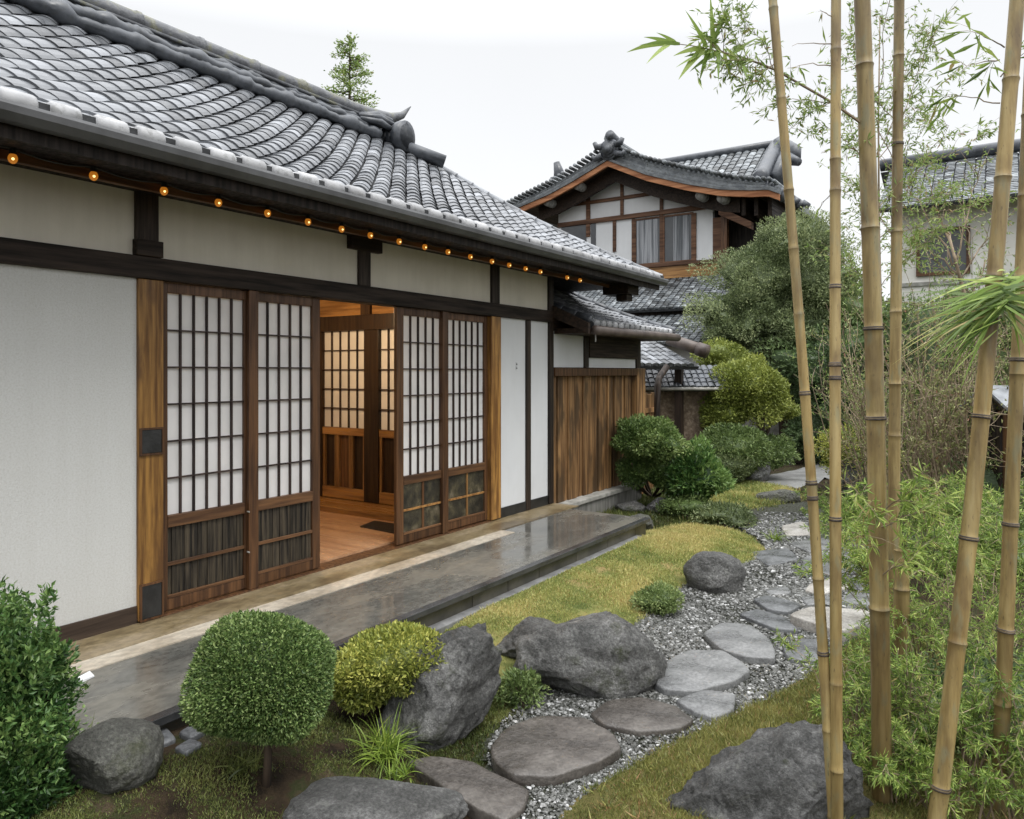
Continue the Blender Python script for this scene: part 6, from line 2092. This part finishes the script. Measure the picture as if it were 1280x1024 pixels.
# broad leaves at the tip of a long branch passing the two thin stems
tw, lf = MB(), MB()
br = [at(1082, 158, 3.05), at(1040, 128, 3.0), at(1005, 108, 2.98), at(970, 88, 2.95), at(935, 74, 2.93), at(905, 66, 2.92), at(870, 58, 2.92), at(832, 53, 2.92)]
tw.tube(br, [.006, .005, .005, .004, .004, .003, .002, .0012], 5, caps=False)
tw.build('branch', M['twig'], B3[0])
for (sx, sy, ex, ey, w) in ((834, 53, 784, 63, .017), (836, 53, 806, 45, .013), (838, 54, 808, 78, .017), (845, 54, 822, 40, .011), (850, 55, 800, 54, .012),
                            (880, 60, 848, 98, .024), (886, 62, 874, 101, .024), (892, 62, 845, 82, .018), (884, 60, 858, 12, .020), (892, 60, 888, -6, .016), (898, 62, 898, 100, .014), (888, 62, 912, 4, .013),
                            (905, 66, 915, 104, .013), (900, 64, 866, 30, .017), (878, 60, 842, 68, .016), (910, 68, 940, 92, .012), (915, 68, 950, 44, .012), (900, 64, 862, 88, .018), (925, 72, 936, 104, .010)):
    c1_ = at(sx, sy, 2.92)
    e = at(ex, ey, 2.9 + rng.uniform(-.07, .05))
    L_ = np.linalg.norm(e - c1_)
    strips(lf, c1_[None], (e - c1_)[None] + np.array((0, 0, .14 * L_)), L_ * 1.03, w * 1.35, .34, np.array([.46 + rng.normal() * .2]), 8, face=-fw + np.array((0, 0, .35)))
lf.build('broad_leaves', M['leaf_bamboo'], B3[0])
twig_with_leaves(B3[0], [(br[5], at(862, 40, 2.9)), (br[4], at(880, 85, 2.9)), (br[5], at(900, 20, 2.9))], .05, .2, 'leaf_bamboo', nside=7, Lside=.08, nleaf=5, r=.002, tint0=.5)
twig_with_leaves(B3[0], [(br[1], at(960, 130, 2.95)), (br[2], at(925, 105, 2.95)), (br[3], at(905, 85, 2.95)), (at(1085, 205, 3.05), at(1020, 150, 3.05)), (br[3], at(930, 20, 2.9)), (br[4], at(905, 25, 2.9)), (br[1], at(990, 160, 3.0))], .032, .24, 'leaf_fine', nside=16, Lside=.13, nleaf=10, r=.002, tint0=.6)
twig_with_leaves(B4[0], [(at(1118, 210, 4.3), at(1060, 60, 4.3)), (at(1118, 180, 4.3), at(1180, 20, 4.3)), (at(1117, 270, 4.3), at(1185, 160, 4.3)), (at(1118, 120, 4.3), at(1170, 50, 4.3)), (at(1118, 300, 4.3), at(1070, 230, 4.3)), (at(1116, 340, 4.3), at(1180, 290, 4.3)), (at(1116, 300, 4.3), at(1240, 250, 4.3)), (at(1118, 150, 4.3), at(1075, 110, 4.3))], .042, .22, 'leaf_fine', nside=22, Lside=.2, nleaf=10, r=.003, tint0=.6)
twig_with_leaves(B2[0], [(at(1045, 28, 2.70), at(1025, 12, 2.70)), (at(1046, 236, 2.70), at(1022, 262, 2.70)), (at(1046, 56, 2.70), at(990, 58, 2.70)), (at(1046, 82, 2.70), at(985, 85, 2.70))], .06, .14, nside=1, Lside=.06, nleaf=3, r=.0025)
twig_with_leaves(B1[0], [(at(967, 80, 2.73), at(935, 110, 2.73)), (at(968, 85, 2.73), at(905, 75, 2.73))], .04, .2, 'leaf_fine', nside=8, Lside=.1, nleaf=8, r=.0025)
# low leafy side shoots of the thick stem
twig_with_leaves(B3[0], [(at(1096, 650, 3.0), at(1070, 615, 2.9)), (at(1100, 660, 3.0), at(1160, 640, 2.9)), (at(1100, 690, 3.0), at(1060, 660, 2.9)), (at(1102, 640, 3.0), at(1150, 610, 2.9)), (at(1102, 720, 3.0), at(1140, 700, 2.85))], .055, .16, nside=10, Lside=.16, nleaf=9, r=.003, tint0=.6)

# ---- bright feathery undergrowth, clump by clump
def fern_clump(px, py, d, nst, hgt, spread, label, mat='leaf_bamboo', leafL=.06, nl=46, tint0=.5, w=.17):
    b = at(px, py, d); b[2] = GZ
    t = thing('bamboo_grass', b, label, 'undergrowth', 'feathery bright undergrowth behind the bamboo')
    tw, lf = MB(), MB()
    for k in range(nst):
        a = rng.random() * 6.28
        out = spread * rng.uniform(.2, 1.0)
        L = hgt * rng.uniform(.6, 1.05)
        u = np.linspace(0, 1, 7)
        p0 = b + np.array((math.cos(a), math.sin(a), 0)) * .10 * rng.random()
        p1 = p0 + np.array((math.cos(a) * out * .4, math.sin(a) * out * .4, L * 1.1))
        p2 = p0 + np.array((math.cos(a) * out, math.sin(a) * out, L * .9))
        P = ((1 - u) ** 2)[:, None] * p0 + (2 * u * (1 - u))[:, None] * p1 + (u ** 2)[:, None] * p2
        tw.tube(P, np.linspace(.004, .0012, 7), 3, tint=random.random(), caps=False)
        for s in range(8):
            k0 = rng.integers(2, 6)
            q0 = P[k0] + (P[k0 + 1] - P[k0]) * rng.random()
            dr = norm(norm(P[k0 + 1] - P[k0]) + rng.normal(size=3) * .7)
            q1 = q0 + dr * .17 * hgt / .8 * rng.uniform(.5, 1.1)
            tw.tube([q0, q1], [.0018, .0008], 3, tint=random.random(), caps=False)
            ww = rng.random(nl // 2)
            B = q0 + (q1 - q0) * ww[:, None]
            D = dr * .7 + rng.normal(size=(len(B), 3)) * .6 - np.array((0, 0, .25))
            leaves(lf, B, D, leafL * (.6 + .7 * rng.random(len(B))), leafL * w, tint0 + rng.normal() * .10 + rng.normal(size=len(B)) * .24, .05)
    tw.build('stalks', M['twig'], t)
    lf.build('leaves', M[mat], t)
FERNS = [
    (1185, 720, 5.4, 16, 1.25, .55, 'bright loose taller clump between the thickest and the slanting stems', .62),
    (1120, 1010, 3.05, 20, .34, .26, 'low clump right at the foot of the thickest stem', .50),
    (1195, 1020, 2.95, 20, .36, .28, 'low clump between the slanting stout stem and the dark outer stem', .48),
    (1275, 1020, 2.9, 20, .40, .28, 'low clump in the bottom corner outside the dark outer stem', .46),
    (1085, 960, 3.25, 18, .40, .26, 'low clump behind the sloping dark boulder', .52),
    (1065, 900, 3.5, 22, .50, .32, 'feathery clump between the pale straight stem and the thickest stem', .5),
    (1130, 930, 3.35, 26, .62, .36, 'feathery clump at the foot of the thickest stem', .46),
    (1210, 940, 3.2, 24, .62, .34, 'feathery clump in the gap between the two outer stems', .42),
    (1290, 960, 3.1, 20, .60, .34, 'feathery clump outside the dark outer stem', .4),
    (1150, 850, 4.0, 26, .75, .42, 'dense bright clump behind the grey bamboo stump', .52),
    (1235, 850, 3.9, 26, .85, .42, 'dense bright clump behind the slanting stout stem', .46),
    (1120, 760, 4.9, 24, .95, .48, 'bright clump drooping over the end of the paved path', .55),
    (1200, 760, 4.8, 26, 1.0, .50, 'tall bright clump in the middle of the undergrowth', .48),
    (1290, 770, 4.6, 24, 1.1, .5, 'tall clump beneath the little dark shed', .42),
    (1085, 690, 6.6, 22, .9, .55, 'clump behind the thick stem, near the dark boulders', .45),
    (1160, 690, 6.4, 24, 1.1, .6, 'clump at the foot of the bare twiggy shrub', .45),
    (1240, 690, 6.2, 24, 1.15, .6, 'clump in front of the little dark shed', .42),
    (1060, 655, 8.0, 18, .6, .5, 'low clump beside the wide grey flagstone', .4),
]
for (px, py, d, ns, h, sp, lab, tt) in FERNS:
    ns = int(ns * .72)
    h *= .82 if d > 4.4 else .95
    tt -= .05
    fern_clump(px, py, d, ns, h, sp, 'bright ' + lab if not ('bright' in lab) else lab, leafL=.034 if d < 4.5 else .05, tint0=tt)
# low leafy shrubs filling the far side of the undergrowth
for k, (px, py, d, r, n, lab, mat_, tt) in enumerate((
    (1215, 700, 7.0, (.7, .5, .40), 5000, 'rounded green shrub behind the tall clumps of undergrowth', 'leaf_mid', .4),
    (1110, 655, 8.6, (.6, .5, .35), 4200, 'grey green shrub between the dark boulders and the undergrowth', 'leaf_mid', .42),
    (1270, 640, 7.4, (.7, .5, .5), 4500, 'dark shrub leaning against the little dark shed', 'leaf_dark', .5),
    (1160, 890, 3.7, (.42, .35, .22), 5000, 'low dense green cover under the feathery clumps', 'leaf_mid', .3),
    (1265, 900, 3.6, (.45, .4, .3), 5000, 'low dense dark cover beside the dark outer stem', 'leaf_dark', .55))):
    c = at(px, py, d)
    c[2] = max(c[2], GZ + r[2] * .6) if d > 5 else GZ + r[2] * .55
    b = np.array((c[0], c[1], GZ))
    shrub('undergrowth_shrub', b, lab, 'shrub', [(c, r, n, 90 + k, dict(asp=.4, shell=.55, tint0=tt, amp=.2, k=24, kap=14))], mat_, .05 if d > 5 else .03, .012, 5)
